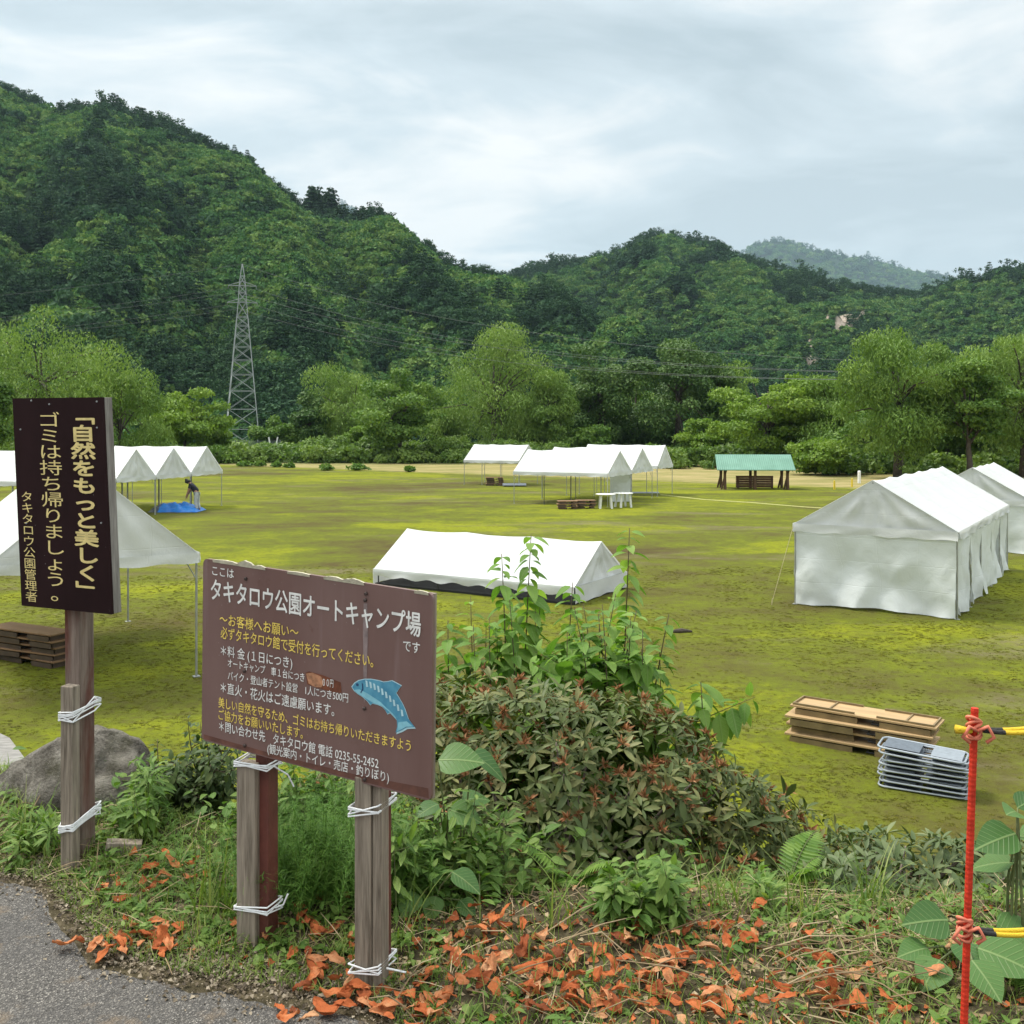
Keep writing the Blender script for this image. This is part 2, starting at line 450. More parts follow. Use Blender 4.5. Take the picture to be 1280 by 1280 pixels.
# asphalt the photographer stands on
rx = np.concatenate([axis([(-60, -6, 3), (-6, -3, .3), (-3, 2, .03), (2, 60, 3)])])
rv = np.concatenate([np.linspace(0, 0.9, 14), np.linspace(0.92, 1, 8)])
RX, RV = np.meshgrid(rx, rv, indexing='ij')
wob = 0.05 * fbm(RX * 3.1, RX * 0 + 2, 31, 4) + 0.03 * fbm(RX * 14, RX * 0 + 5, 32, 3)
RY = -14 + (road_edge(RX) + 0.07 + wob * 1.6 + 14) * RV
RZ = 0.004 + gz(RX, RY) * 0 + 0.022 * sstep((road_edge(RX) - RY) / 0.6) + 0.006 * fbm(RX * 4, RY * 4, 41, 3)
RZ = np.where(RV > 0.999, -0.03, RZ)
t = NT('asphalt'); pos = t.pos()
v = t.n('ShaderNodeTexVoronoi'); v.inputs['Scale'].default_value = 150.0; t.l(pos, v.inputs['Vector'])
stone = t.ramp(v.outputs['Color'], [(0.2, (0.08, 0.075, 0.068)), (0.6, (0.215, 0.20, 0.18)), (0.85, (0.42, 0.39, 0.35))])
stone = t.mix(t.val(v.outputs['Distance'], 0.22, 0.5, 0, 0.7), stone, (0.07, 0.067, 0.064))
stone = t.mix(t.val(t.noise(pos, 2.5, 6, 0.6), 0.4, 0.7, 0, 0.5), stone, (0.09, 0.086, 0.083))
dirt = t.val(t.noise(pos, 6.0, 7, 0.7, 0.5, off=(2, 7, 1)), 0.56, 0.66, 0, 0.75)
stone = t.mix(dirt, stone, (0.19, 0.15, 0.11))
m_asph = t.done(t.pr(stone, 0.9, normal=t.bump(t.math('ADD', v.outputs['Distance'], t.noise(pos, 30, 4)), 0.7, 0.012), spec=0.2))
tag(mesh_obj('road', np.stack([RX.ravel(), RY.ravel(), RZ.ravel()], 1), [grid_faces(len(rx), len(rv))], m_asph, smooth=True), kind='structure')

# concrete ramp going down to the field at the far left
pa = []
for (px0, px1, py, z) in [(-330, -190, 1040, -0.35), (-240, -95, 1000, -0.9), (-190, 22, 985, -1.5), (-170, 34, 955, -2.0), (-190, 12, 925, -2.44), (-230, -40, 900, -2.47)]:
    a, b = G(px0, py, z), G(px1, py, z)
    pa.append((a, b))
pv = []
for a, b in pa:
    for k in range(7): pv.append(a + (b - a) * k / 6 + np.array([0, 0, 0.03]))
for a, b in pa:
    for k in range(7): pv.append(a + (b - a) * k / 6 + np.array([0, 0, -0.7]))
pf_ = grid_faces(6, 7).tolist()
nb = 42
pf_ += [(i * 7 + 6, (i + 1) * 7 + 6, nb + (i + 1) * 7 + 6, nb + i * 7 + 6) for i in range(5)] + [(i * 7, nb + i * 7, nb + (i + 1) * 7, (i + 1) * 7) for i in range(5)]
m_conc = plain('concrete', (0.22, 0.21, 0.195), 0.9, 0, 0.3, 6, 0.4)
tag(mesh_obj('path', pv, [np.array(pf_)], m_conc), kind='structure')

# ================================================================== hills
def hill(name, prof, yb, yr, pxr, seed, gul, rock=None, npx=260, ns=56, wl=70.0):
    """heightfield from its foot at depth yb to its ridge at depth yr; ridge line from the skyline"""
    px = np.linspace(pxr[0], pxr[1], npx)
    s = np.concatenate([np.linspace(0, 1, ns), np.linspace(1.02, 1.8, 16)])
    PX, S = np.meshgrid(px, s, indexing='ij')
    ridge_py = np.interp(px, [p[0] for p in prof], [p[1] for p in prof])[:, None]
    yb_ = np.interp(px, [p[0] for p in yb], [p[1] for p in yb])[:, None]
    yr_ = np.interp(px, [p[0] for p in yr], [p[1] for p in yr])[:, None]
    zr = CAMZ + (HZ - ridge_py) / F * yr_
    D = yb_ + (yr_ - yb_) * S
    Xh = (PX - 640) / F * D
    up = np.clip(S, 0, 1)
    prof_s = 0.25 * up + 0.75 * sstep(up * 0.93 + 0.0) / sstep(np.array(0.93))
    Zh = (FIELD - 4) + (zr - FIELD + 4) * prof_s
    Zh = Zh - (zr - FIELD) * 0.9 * np.clip(S - 1, 0, 1) ** 1.2
    w = np.sin(np.pi * np.clip(S, 0, 1)) ** 0.8
    warp = 40 * fbm(Xh / 160, D / 160, seed, 3)
    q = (Xh + warp + 0.35 * D) / wl
    rid = 1 - np.abs(2 * (q - np.floor(q)) - 1)
    q2 = (Xh * 0.8 - warp * 1.4 - 0.2 * D) / (wl * 0.43)
    rid2 = 1 - np.abs(2 * (q2 - np.floor(q2)) - 1)
    Zh = Zh + w * gul * (1.45 * (rid - 0.5) + 0.6 * (rid2 - 0.5) + 1.2 * fbm(Xh / 130, D / 130, seed + 3, 4))
    return dict(rid=rid * 1.0, name=name, PX=PX, S=S, X=Xh, Y=D, Z=Zh, npx=npx, ns=len(s))
def build_hill(h, mat, rockpoly=None):
    V = np.stack([h['X'].ravel(), h['Y'].ravel(), h['Z'].ravel()], 1)
    o = mesh_obj(h['name'], V, [grid_faces(h['npx'], h['ns'])], mat, smooth=True)
    rk = np.zeros(len(V))
    if rockpoly is not None:
        py = HZ - (V[:, 2] - CAMZ) / V[:, 1] * F
        px = h['PX'].ravel()
        front = (h['S'].ravel() <= 1)
        for (cx, cy, rx_, ry_) in rockpoly:
            q = ((px - cx) / rx_) ** 2 + ((py - cy) / ry_) ** 2
            rk = np.maximum(rk, np.clip(1.6 - q, 0, 1) * front)
    at = o.data.attributes.new('rock', 'FLOAT', 'POINT'); at.data.foreach_set('value', rk.astype(np.float32))
    h['rock'] = rk.reshape(h['X'].shape)
    tag(o, kind='structure')
    return o
def bil(A, u, v):
    i = np.clip(np.floor(u).astype(int), 0, A.shape[0] - 2); j = np.clip(np.floor(v).astype(int), 0, A.shape[1] - 2)
    fu, fv = u - i, v - j
    return (A[i, j] * (1 - fu) + A[i + 1, j] * fu) * (1 - fv) + (A[i, j + 1] * (1 - fu) + A[i + 1, j + 1] * fu) * fv
t = NT('hill_ground'); pos = t.pos()
g = t.ramp(t.noise(pos, 0.12, 6, 0.7), [(0.35, (0.012, 0.026, 0.010)), (0.65, (0.03, 0.055, 0.018))])
at = t.n('ShaderNodeAttribute'); at.attribute_name = 'rock'
rkc = t.ramp(t.noise(pos, 0.25, 6, 0.7), [(0.35, (0.20, 0.16, 0.12)), (0.62, (0.42, 0.35, 0.29))])
m_hill = t.done(t.pr(t.mix(t.val(t.math('MULTIPLY', at.outputs['Fac'], t.noise(pos, 0.12, 5, 0.7)), 0.25, 0.4), g, rkc), 0.95, spec=0.05))

LP = [(-1200, 150), (-700, 60), (-300, 60), (-80, 100), (0, 124), (60, 138), (100, 151), (150, 160), (200, 168), (250, 187), (290, 210), (330, 240), (380, 268), (420, 283), (470, 292), (520, 315), (570, 343), (640, 372), (700, 400), (760, 422), (830, 436), (900, 486), (960, 530), (1000, 552)]
RP = [(300, 560), (420, 500), (520, 430), (600, 376), (640, 353), (700, 340), (760, 323), (800, 307), (830, 301), (870, 310), (900, 324), (940, 336), (1000, 352), (1060, 364), (1100, 376), (1150, 380), (1200, 368), (1240, 356), (1280, 351), (1400, 340), (1700, 290), (2200, 300)]
FP = [(-200, 540), (200, 330), (360, 276), (420, 262), (450, 268), (600, 360), (760, 400), (880, 350), (940, 311), (960, 303), (985, 304), (1020, 316), (1060, 324), (1100, 331), (1150, 343), (1175, 348), (1300, 400), (1500, 450)]
H1 = hill('hill', LP, [(-1200, 150), (0, 185), (500, 225), (1000, 290)], [(-1200, 560), (0, 560), (500, 520), (800, 470), (1000, 400)], (-1200, 1000), 11, 15.0, npx=300)
H2 = hill('hill', RP, [(300, 420), (2200, 330)], [(300, 780), (700, 900), (1000, 860), (1280, 800), (2200, 760)], (300, 2200), 23, 20.0, npx=260, wl=95)
H3 = hill('mountain', FP, [(-200, 3500), (1500, 3500)], [(-200, 5000), (1500, 5000)], (-200, 1500), 37, 30.0, npx=120, ns=30, wl=200)
o1 = build_hill(H1, m_hill)
o2 = build_hill(H2, m_hill, [(1058, 402, 17, 9), (1044, 412, 9, 6), (1030, 430, 4, 8), (1012, 440, 4, 20), (1018, 462, 6, 10), (1035, 398, 8, 4), (1080, 390, 5, 3), (955, 412, 2.5, 6), (935, 380, 2, 8)])
o3 = build_hill(H3, m_hill)

# ------------------------------------------------------------------ forest (nobody could count it): instances on points
FOL_HILL = foliage('hill_foliage', (0.034, 0.096, 0.034), (0.078, 0.172, 0.052), (0.18, 0.27, 0.075), tr=0.18, inst=True, nscale=0.02, rough=0.85, spec=0.08)
FOL_PINE = foliage('pine_foliage', (0.017, 0.048, 0.022), (0.031, 0.078, 0.034), (0.052, 0.105, 0.044), tr=0.12, inst=True, nscale=0.02, rough=0.8, spec=0.12)
FOL_PALE = foliage('hill_scrub', (0.07, 0.15, 0.045), (0.115, 0.21, 0.065), (0.18, 0.27, 0.09), tr=0.2, inst=True, nscale=0.03, rough=0.85, spec=0.05)
def proto(name, V, Fs, mat, rnd):
    me = bpy.data.meshes.new(name); me.from_pydata(np.asarray(V).tolist(), [], [tuple(f) for f in np.asarray(Fs).tolist()])
    me.materials.append(mat)
    at = me.attributes.new('rnd', 'FLOAT', 'FACE'); at.data.foreach_set('value', np.asarray(rnd, np.float32))
    return bpy.data.objects.new(name, me)
def clump_proto(name, seed, mat, nq=150, flat=0.8, size=0.30):
    rng = np.random.default_rng(seed)
    nb = 7
    c = randdir(rng, nb) * 0.5; c[:, 2] = np.abs(c[:, 2]) * flat
    k = rng.integers(0, nb, nq)
    u = randdir(rng, nq); u[:, 2] = u[:, 2] * 0.7 + 0.35; u = norm(u)
    pos = c[k] + u * (0.42 + 0.16 * rng.random((nq, 1))) * np.array([1, 1, flat])
    Rm = frames(randdir(rng, nq) + np.array([0, 0, -0.2]), u + 0.28 * randdir(rng, nq))
    V, Fs = scatter(*KITE, pos - 0.4 * size * Rm[:, :, 1], Rm, size * (0.7 + 0.6 * rng.random(nq)) * 1.2)
    return proto(name, V, Fs, mat, 0.35 * rng.random(nb)[k] + 0.5 * rng.random(nq) + 0.1)
def conifer_proto(name, seed, mat, nq=230):
    rng = np.random.default_rng(seed)
    h = rng.random(nq) ** 0.8
    lay = np.floor(h * 9) / 9 + rng.random(nq) * 0.05
    a = rng.random(nq) * 6.283
    r = (1 - lay) * 0.30 * (0.35 + 0.65 * rng.random(nq)) + 0.02
    d = np.stack([np.cos(a), np.sin(a), np.full(nq, -0.35)], 1)
    pos = np.stack([np.cos(a) * r, np.sin(a) * r, lay * 0.92 + 0.1 - 0.3 * r], 1)
    Rm = frames(d, np.array([0, 0, 1.0]) + 0.3 * randdir(rng, nq))
    V, Fs = scatter(*KITE, pos, Rm, 0.07 + 0.10 * (1 - lay))
    tb = MB().tube([(0, 0, -0.1), (0, 0, 0.5), (0, 0, 1.0)], [0.018, 0.012, 0.003], 5)
    n0 = len(V); V = np.concatenate([V, np.concatenate(tb.V)])
    fl = [tuple(f) for f in Fs.tolist()] + [tuple(i + n0 for i in f) for f in tb.F]
    me = bpy.data.meshes.new(name); me.from_pydata(V.tolist(), [], fl); me.materials.append(mat)
    at = me.attributes.new('rnd', 'FLOAT', 'FACE'); at.data.foreach_set('value', np.concatenate([rng.random(nq), np.zeros(len(tb.F))]).astype(np.float32))
    return bpy.data.objects.new(name, me)
def pine_proto(name, seed, mat):
    """open crowned pine: bare stem, a few flat tufts"""
    rng = np.random.default_rng(seed)
    nq = 220; nb = 9
    c = np.stack([rng.normal(0, 0.17, nb), rng.normal(0, 0.17, nb), 0.45 + 0.5 * rng.random(nb)], 1)
    c[0] = (0, 0, 0.97)
    k = rng.integers(0, nb, nq); u = randdir(rng, nq)
    pos = c[k] + u * np.array([0.15, 0.15, 0.07]) * (0.5 + 0.6 * rng.random((nq, 1)))
    Rm = frames(randdir(rng, nq), u + np.array([0, 0, 0.6]) + 0.4 * randdir(rng, nq))
    V, Fs = scatter(*KITE, pos, Rm, 0.05 + 0.06 * rng.random(nq))
    tb = MB().tube([(0, 0, -0.1), (0.02, 0, 0.5), (0, 0, 0.95)], [0.022, 0.016, 0.005], 5)
    for i in range(nb): tb.tube([(0, 0, c[i][2] - 0.12), tuple(c[i])], [0.008, 0.004], 4)
    n0 = len(V); V = np.concatenate([V, np.concatenate(tb.V)])
    fl = [tuple(f) for f in Fs.tolist()] + [tuple(i + n0 for i in f) for f in tb.F]
    me = bpy.data.meshes.new(name); me.from_pydata(V.tolist(), [], fl); me.materials.append(mat)
    at = me.attributes.new('rnd', 'FLOAT', 'FACE'); at.data.foreach_set('value', np.concatenate([rng.random(nq), np.zeros(len(tb.F))]).astype(np.float32))
    return bpy.data.objects.new(name, me)
PROTO = [clump_proto('crown_a', 1, FOL_HILL), clump_proto('crown_b', 2, FOL_HILL, 170, 0.9, 0.26), clump_proto('crown_c', 3, FOL_HILL, 130, 0.65, 0.34),
         conifer_proto('conifer_a', 4, FOL_PINE), pine_proto('pine_a', 5, FOL_PINE), pine_proto('pine_b', 6, FOL_PINE), clump_proto('dark_crown', 7, FOL_PINE, 170, 0.9, 0.28), clump_proto('scrub', 8, FOL_PALE, 150, 0.6, 0.3)]
def gn_scatter(name, pts, idx, scl, rot, protos, label=None):
    me = bpy.data.meshes.new(name); me.from_pydata(np.asarray(pts).tolist(), [], [])
    for an, arr, ty in (('idx', idx, 'INT'), ('scl', scl, 'FLOAT'), ('rotz', rot, 'FLOAT')):
        a = me.attributes.new(an, ty, 'POINT'); a.data.foreach_set('value', np.asarray(arr, np.int32 if ty == 'INT' else np.float32))
    o = link(bpy.data.objects.new(name, me))
    ng = bpy.data.node_groups.new(name, 'GeometryNodeTree')
    ng.interface.new_socket('Geometry', in_out='INPUT', socket_type='NodeSocketGeometry')
    ng.interface.new_socket('Geometry', in_out='OUTPUT', socket_type='NodeSocketGeometry')
    nd, lk = ng.nodes, ng.links
    gi, go = nd.new('NodeGroupInput'), nd.new('NodeGroupOutput')
    def named(an, ty):
        n = nd.new('GeometryNodeInputNamedAttribute'); n.data_type = ty; n.inputs['Name'].default_value = an
        return [s for s in n.outputs if s.enabled and s.name == 'Attribute'][0]
    ai, as_, ar = named('idx', 'INT'), named('scl', 'FLOAT'), named('rotz', 'FLOAT')
    cx = nd.new('ShaderNodeCombineXYZ'); lk.new(ar, cx.inputs['Z'])
    er = nd.new('FunctionNodeEulerToRotation'); lk.new(cx.outputs[0], er.inputs[0])
    jn = nd.new('GeometryNodeJoinGeometry')
    for k, p in enumerate(protos):
        cmp_ = nd.new('FunctionNodeCompare'); cmp_.data_type = 'INT'; cmp_.operation = 'EQUAL'
        ins = [s for s in cmp_.inputs if s.enabled]
        lk.new(ai, ins[0]); ins[1].default_value = k
        oi = nd.new('GeometryNodeObjectInfo'); oi.inputs['Object'].default_value = p; oi.inputs['As Instance'].default_value = True
        ip = nd.new('GeometryNodeInstanceOnPoints')
        lk.new(gi.outputs[0], ip.inputs['Points']); lk.new(cmp_.outputs[0], ip.inputs['Selection'])
        lk.new(oi.outputs['Geometry'], ip.inputs['Instance']); lk.new(er.outputs[0], ip.inputs['Rotation']); lk.new(as_, ip.inputs['Scale'])
        lk.new(ip.outputs[0], jn.inputs[0])
    lk.new(jn.outputs[0], go.inputs[0])
    md = o.modifiers.new('scatter', 'NODES'); md.node_group = ng
    return tag(o, kind='stuff')
def forest(name, h, n, smin, smax, ridge_n, ridge_s, seed, pxlim, conif_px=None, patch=0.06):
    rng = np.random.default_rng(seed)
    a = (pxlim[0] - h['PX'][0, 0]) / (h['PX'][-1, 0] - h['PX'][0, 0]) * (h['npx'] - 1)
    b = (pxlim[1] - h['PX'][0, 0]) / (h['PX'][-1, 0] - h['PX'][0, 0]) * (h['npx'] - 1)
    ns1 = int((h['S'][0] <= 1.0).sum()) - 1
    u = a + (b - a) * rng.random(n); v = rng.random(n) * (ns1 + 2)
    x, y, z, rk, rd = (bil(h[k], u, v) for k in ('X', 'Y', 'Z', 'rock', 'rid'))
    keep = rk < 0.3
    x, y, z, rd = x[keep], y[keep], z[keep], rd[keep]; m = len(x)
    pt = fbm(x / 45.0, (y * 0.6 + z) / 45.0, seed + 5, 3)
    idx = rng.integers(0, 3, m)
    dark = pt + 0.14 * rng.normal(size=m) + 0.55 * np.clip(rd - .72, 0, 1) / .28 * (.5 + pt) > 0.40 - patch
    idx = np.where(dark, np.where(rng.random(m) < 0.45, 6, np.where(rng.random(m) < 0.5, 3, 4)), idx)
    pale = (rd < .16 + .1 * pt) & (rng.random(m) < .75) & ~dark
    idx = np.where(pale, 7, idx)
    s = smin + (smax - smin) * rng.random(m) ** 2.2
    s = np.where(idx == 6, s * 1.3, np.where(idx == 7, s * .75, s))
    s = np.where((idx >= 3) & (idx < 6), s * 2.7, s)
    pts = np.stack([x, y, z + np.where((idx < 3) | (idx >= 6), 0.25 * s, 0)], 1)
    # taller trees standing along the skyline
    u2 = a + (b - a) * rng.random(ridge_n); v2 = ns1 * (0.955 + 0.05 * rng.random(ridge_n))
    p2 = np.stack([bil(h[k], u2, v2) for k in ('X', 'Y', 'Z')], 1)
    i2 = rng.choice([3, 4, 5, 6, 4, 5, 0], ridge_n)
    clus = fbm(p2[:, 0] / 28.0, p2[:, 0] * 0 + 1, seed + 9, 3) > -0.28
    s2 = ridge_s * (0.55 + 0.55 * rng.random(ridge_n)); s2 = np.where((i2 == 6) | (i2 == 0), s2 * 0.34, s2)
    p2[:, 2] += np.where((i2 == 6) | (i2 == 0), 0.3 * s2, 0)
    if conif_px is not None:
        pxx = p2[:, 0] / p2[:, 1] * F + 640
        for cc in conif_px:
            hit = np.abs(pxx - cc[0]) < cc[1]
            i2 = np.where(hit, 3, i2); s2 = np.where(hit, ridge_s * cc[2] * (0.7 + 0.4 * rng.random(ridge_n)), s2); clus = clus | hit
    pts = np.concatenate([pts, p2[clus]]); idx = np.concatenate([idx, i2[clus]]); s = np.concatenate([s, s2[clus]])
    return gn_scatter(name, pts, idx, s, rng.random(len(pts)) * 6.28, PROTO)
forest('forest', H1, 56000, 1.7, 4.6, 2300, 8.5, 101, (-750, 1000), [(403, 15, 2.0), (470, 20, 1.35)])
forest('forest', H2, 40000, 2.1, 5.6, 1900, 10.5, 202, (480, 1620))
forest('forest', H3, 9000, 11.0, 27.0, 500, 38.0, 303, (340, 1250), patch=0.0)
# ================================================================== trees of the field edge
def tree(name, label, cat, px, top, d, wpx, kind, seed, fol, base_py=None, low=0.1, lean=0.0, trunk=True, n=None, group='trees at the far edge of the field', tmat='trunk', zb=FIELD):
    rng = np.random.default_rng(seed)
    H = CAMZ - (top - HZ) / F * d - zb
    W = wpx / F * d / 2
    root = thing(name, label, cat, ((px - 640) / F * d, d, zb), 0, group)
    # clumps through the crown
    nb = {'willow': 46, 'maple': 44, 'broad': 44, 'shrub': 14}[kind]
    c = []
    zc = H * (0.5 + low / 2); hz_ = H * (1 - low) / 2
    while len(c) < nb:
        q = rng.uniform(-1, 1, 3)
        rr = np.linalg.norm(q)
        if rr > 1 or rr < 0.42: continue
        if q[2] < 0:      # the lower half draws in towards the trunk
            if kind != 'willow': q[:2] *= (1 + 0.35 * q[2])
        else: q[:2] *= 1 - 0.1 * q[2]
        c.append(q)
    c = np.array(c) * (0.86 + 0.18 * rng.random((nb, 1)))
    c *= (1 + .55 * fbm(c[:, 0] * 1.3 + seed * 3.1, c[:, 2] * 1.3 + c[:, 1], seed, 2))[:, None]
    c += 0.14 * rng.normal(size=c.shape) * np.array([1, 1, .6])
    c = np.where(np.linalg.norm(c, axis=1, keepdims=True) > 1.06, norm(c) * 1.06, c)
    C = c * np.array([W * 0.84, W * 0.84, hz_ * 0.87]) + np.array([lean * W, 0, zc])
    r = W * (0.12 + 0.27 * rng.random(nb) ** 1.3)
    fl = {'willow': 0.8, 'maple': 0.42, 'broad': 0.72, 'shrub': 0.75}[kind]
    N = n or {'willow': 17000, 'maple': 13000, 'broad': 14000, 'shrub': 2600}[kind]
    k = rng.choice(nb, N, p=(r ** 2) / (r ** 2).sum())
    u = randdir(rng, N); u[:, 2] = u[:, 2] * 0.8 + 0.28; u = norm(u)
    rad = np.where(rng.random((N, 1)) < .8, 0.86 + 0.24 * rng.random((N, 1)), 0.4 + 0.5 * rng.random((N, 1)))
    pos = C[k] + u * r[k][:, None] * rad * np.array([1, 1, fl])
    sz = {'willow': 0.30, 'maple': 0.32, 'broad': 0.31, 'shrub': 0.26}[kind] * (d / 110.0) ** 0.5
    droop = {'willow': -1.1, 'maple': -0.15, 'broad': -0.35, 'shrub': -0.1}[kind]
    if kind == 'willow':
        pos[:, 2] -= np.abs(rng.normal(0, 0.32, N)) * r[k] * 0.8
    Rm = frames(randdir(rng, N) + np.array([0, 0, droop]), u * 1.15 + np.array([0, 0, .3]) + 0.42 * randdir(rng, N))
    sc = sz * (0.6 + 0.8 * rng.random(N))
    sc3 = np.stack([sc * (0.55 if kind == 'willow' else 1.0), sc * (1.25 if kind == 'willow' else 1.0), sc], 1)
    V, Fs = scatter(*KITE, pos, Rm, sc3)
    keep = V.reshape(N, 4, 3)[:, :, 2].min(1) > 0.02
    V = V.reshape(N, 4, 3)[keep].reshape(-1, 3); nk = int(keep.sum())
    Fs = np.arange(nk * 4).reshape(-1, 4)
    rn = (0.38 * rng.random(nb)[k] + 0.62 * rng.random(N))[keep]
    mesh_obj('crown', V, [Fs], fol, root, rnd=rn)
    if trunk:
        mb = MB()
        tr = max(0.14, 0.024 * H)
        fork = H * (0.24 + 0.08 * rng.random())
        wob = rng.normal(0, 0.05 * H * 0.3, (4, 2))
        top_ = np.array([lean * W * .7, 0, H * 0.72])
        tp = np.array([[0, 0, -0.1], [0.04 * wob[0, 0], 0, fork * .5], [wob[1, 0] * .5, wob[1, 1] * .5, fork], [wob[2, 0], wob[2, 1], H * .5], top_])
        mb.tube(tp, [tr * 1.35, tr, tr * .85, tr * .5, tr * .15], 9)
        for i in rng.choice(nb, min(nb, 22), replace=False):
            st = tp[2] + (tp[4] - tp[2]) * rng.random() * 0.6
            e = C[i]; md = st * .5 + e * .5 + np.array([0, 0, 0.12 * np.linalg.norm(e - st)])
            rr = tr * (0.32 + 0.18 * rng.random())
            mb.tube([st, st * .7 + md * .3, md, md * .4 + e * .6, e], [rr, rr * .85, rr * .6, rr * .4, rr * .12], 5)
        mb.build('trunk', M[tmat], root, smooth=True)
    else:
        mb = MB()
        for i in range(7):
            e = C[rng.integers(nb)]
            mb.tube([(rng.normal(0, .1), rng.normal(0, .1), -.1), e * .5 + rng.normal(0, .08, 3), e], [.05, .035, .01], 5)
        mb.build('stems', M['trunk'], root)
    return root
F_WIL = foliage('willow_leaves', (0.09, 0.168, 0.032), (0.165, 0.265, 0.052), (0.26, 0.36, 0.088), tr=0.25)
F_WIL2 = foliage('olive_willow_leaves', (0.078, 0.155, 0.027), (0.14, 0.24, 0.041), (0.225, 0.33, 0.068), tr=0.25)
F_MAP = foliage('maple_leaves', (0.085, 0.165, 0.02), (0.15, 0.25, 0.03), (0.235, 0.34, 0.048), tr=0.28)
F_OAK = foliage('oak_leaves', (0.054, 0.126, 0.02), (0.10, 0.19, 0.029), (0.175, 0.275, 0.045), tr=0.25)
F_DRK = foliage('dark_leaves', (0.04, 0.092, 0.022), (0.075, 0.148, 0.034), (0.14, 0.22, 0.052), tr=0.2)
F_SHR = foliage('shrub_leaves', (0.07, 0.14, 0.024), (0.125, 0.215, 0.04), (0.20, 0.29, 0.062), tr=0.3)

tree('willow_tree', 'big pale green willow behind the far white tents and the dark tall sign', 'tree', 50, 378, 88, 245, 'willow', 1, F_WIL, n=26000, low=0.05)
tree('willow_tree', 'lower olive green willow sloping down just right of the dark tall sign', 'tree', 150, 455, 92, 130, 'willow', 2, F_WIL2, low=0.04)
tree('maple_tree', 'low spreading bright green tree left of the pylon foot', 'tree', 232, 486, 112, 115, 'maple', 3, F_MAP, low=0.1)
tree('willow_tree', 'dark green bushy tree rising to the left edge behind the tents', 'tree', -25, 440, 80, 90, 'broad', 4, F_OAK, low=0.05)
tree('maple_tree', 'small flat topped tree in front of the pylon legs', 'tree', 262, 522, 118, 60, 'maple', 5, F_MAP, low=0.05, n=8000)
tree('broad_tree', 'narrow dark green tree at the left end of the middle tree group', 'tree', 388, 478, 135, 52, 'broad', 6, F_DRK, low=0.05, n=9000)
tree('willow_tree', 'pale round willow behind the darker maple with the bare trunk', 'tree', 440, 449, 138, 120, 'willow', 7, F_WIL, low=0.05)
tree('maple_tree', 'green maple with a dark leaning trunk showing above the straw grass', 'tree', 500, 462, 112, 120, 'maple', 8, F_MAP and F_OAK, low=0.2, lean=-0.05)
tree('willow_tree', 'tallest pale willow in the middle of the far tree line', 'tree', 618, 413, 122, 180, 'willow', 9, F_WIL, n=24000, low=0.05)
tree('willow_tree', 'pale drooping willow bough tree between the tall willow and the dark trees', 'tree', 688, 445, 118, 75, 'willow', 10, F_WIL2, low=0.05)
tree('broad_tree', 'dark dome shaped tree behind the tents in the centre', 'tree', 750, 428, 128, 105, 'broad', 11, F_DRK, low=0.04, n=19000)
tree('broad_tree', 'largest dark green tree with a rounded top right of the centre', 'tree', 846, 420, 126, 135, 'broad', 12, F_DRK, low=0.04, n=24000)
tree('broad_tree', 'slim dark tree with pale thin trunks above the green roofed shelter', 'tree', 900, 448, 128, 60, 'broad', 13, F_DRK, low=0.12, n=9000, tmat='trunk_grey')
tree('maple_tree', 'bright yellow green maple right behind the green roofed shelter', 'tree', 960, 452, 100, 150, 'maple', 14, F_MAP, low=0.06, n=20000)
tree('willow_tree', 'olive tree leaning over the path right of the green roofed shelter', 'tree', 1045, 455, 96, 120, 'willow', 15, F_WIL2, low=0.06)
tree('broad_tree', 'tall olive tree with a thick dark trunk above the walled white tent', 'tree', 1122, 413, 79, 160, 'willow', 16, F_WIL2, low=0.14, n=23000)
tree('broad_tree', 'dark limbed tree with a forked trunk above the walled white tents', 'tree', 1212, 448, 77, 115, 'maple', 17, F_OAK, low=0.3, n=14000)
tree('willow_tree', 'tall pale willow at the right edge behind the second walled tent', 'tree', 1280, 391, 80, 165, 'willow', 18, F_WIL, low=0.06, n=23000)
tree('willow_tree', 'grey green tree filling the gap between the two trees with dark trunks', 'tree', 1186, 420, 92, 100, 'willow', 19, F_WIL2, low=0.06)
tree('broad_tree', 'shaded green thicket tree under the olive trees on the right', 'tree', 1085, 520, 90, 120, 'broad', 20, F_OAK, low=0.0, n=12000)
tree('broad_tree', 'shaded green thicket tree behind the right edge trunks', 'tree', 1190, 505, 93, 130, 'broad', 21, F_OAK, low=0.0, n=12000)
tree('maple_tree', 'low bright leaved tree at the foot of the olive trees beside the shelter', 'tree', 1030, 545, 84, 85, 'maple', 22, F_MAP, low=0.02, n=9000)
tree('broad_tree', 'dark undergrowth tree below the tall willow in the middle', 'tree', 665, 500, 130, 130, 'broad', 23, F_DRK, low=0.0, n=12000)
tree('broad_tree', 'dark undergrowth tree between the dark dome trees', 'tree', 800, 500, 132, 120, 'broad', 24, F_DRK, low=0.0, n=12000)
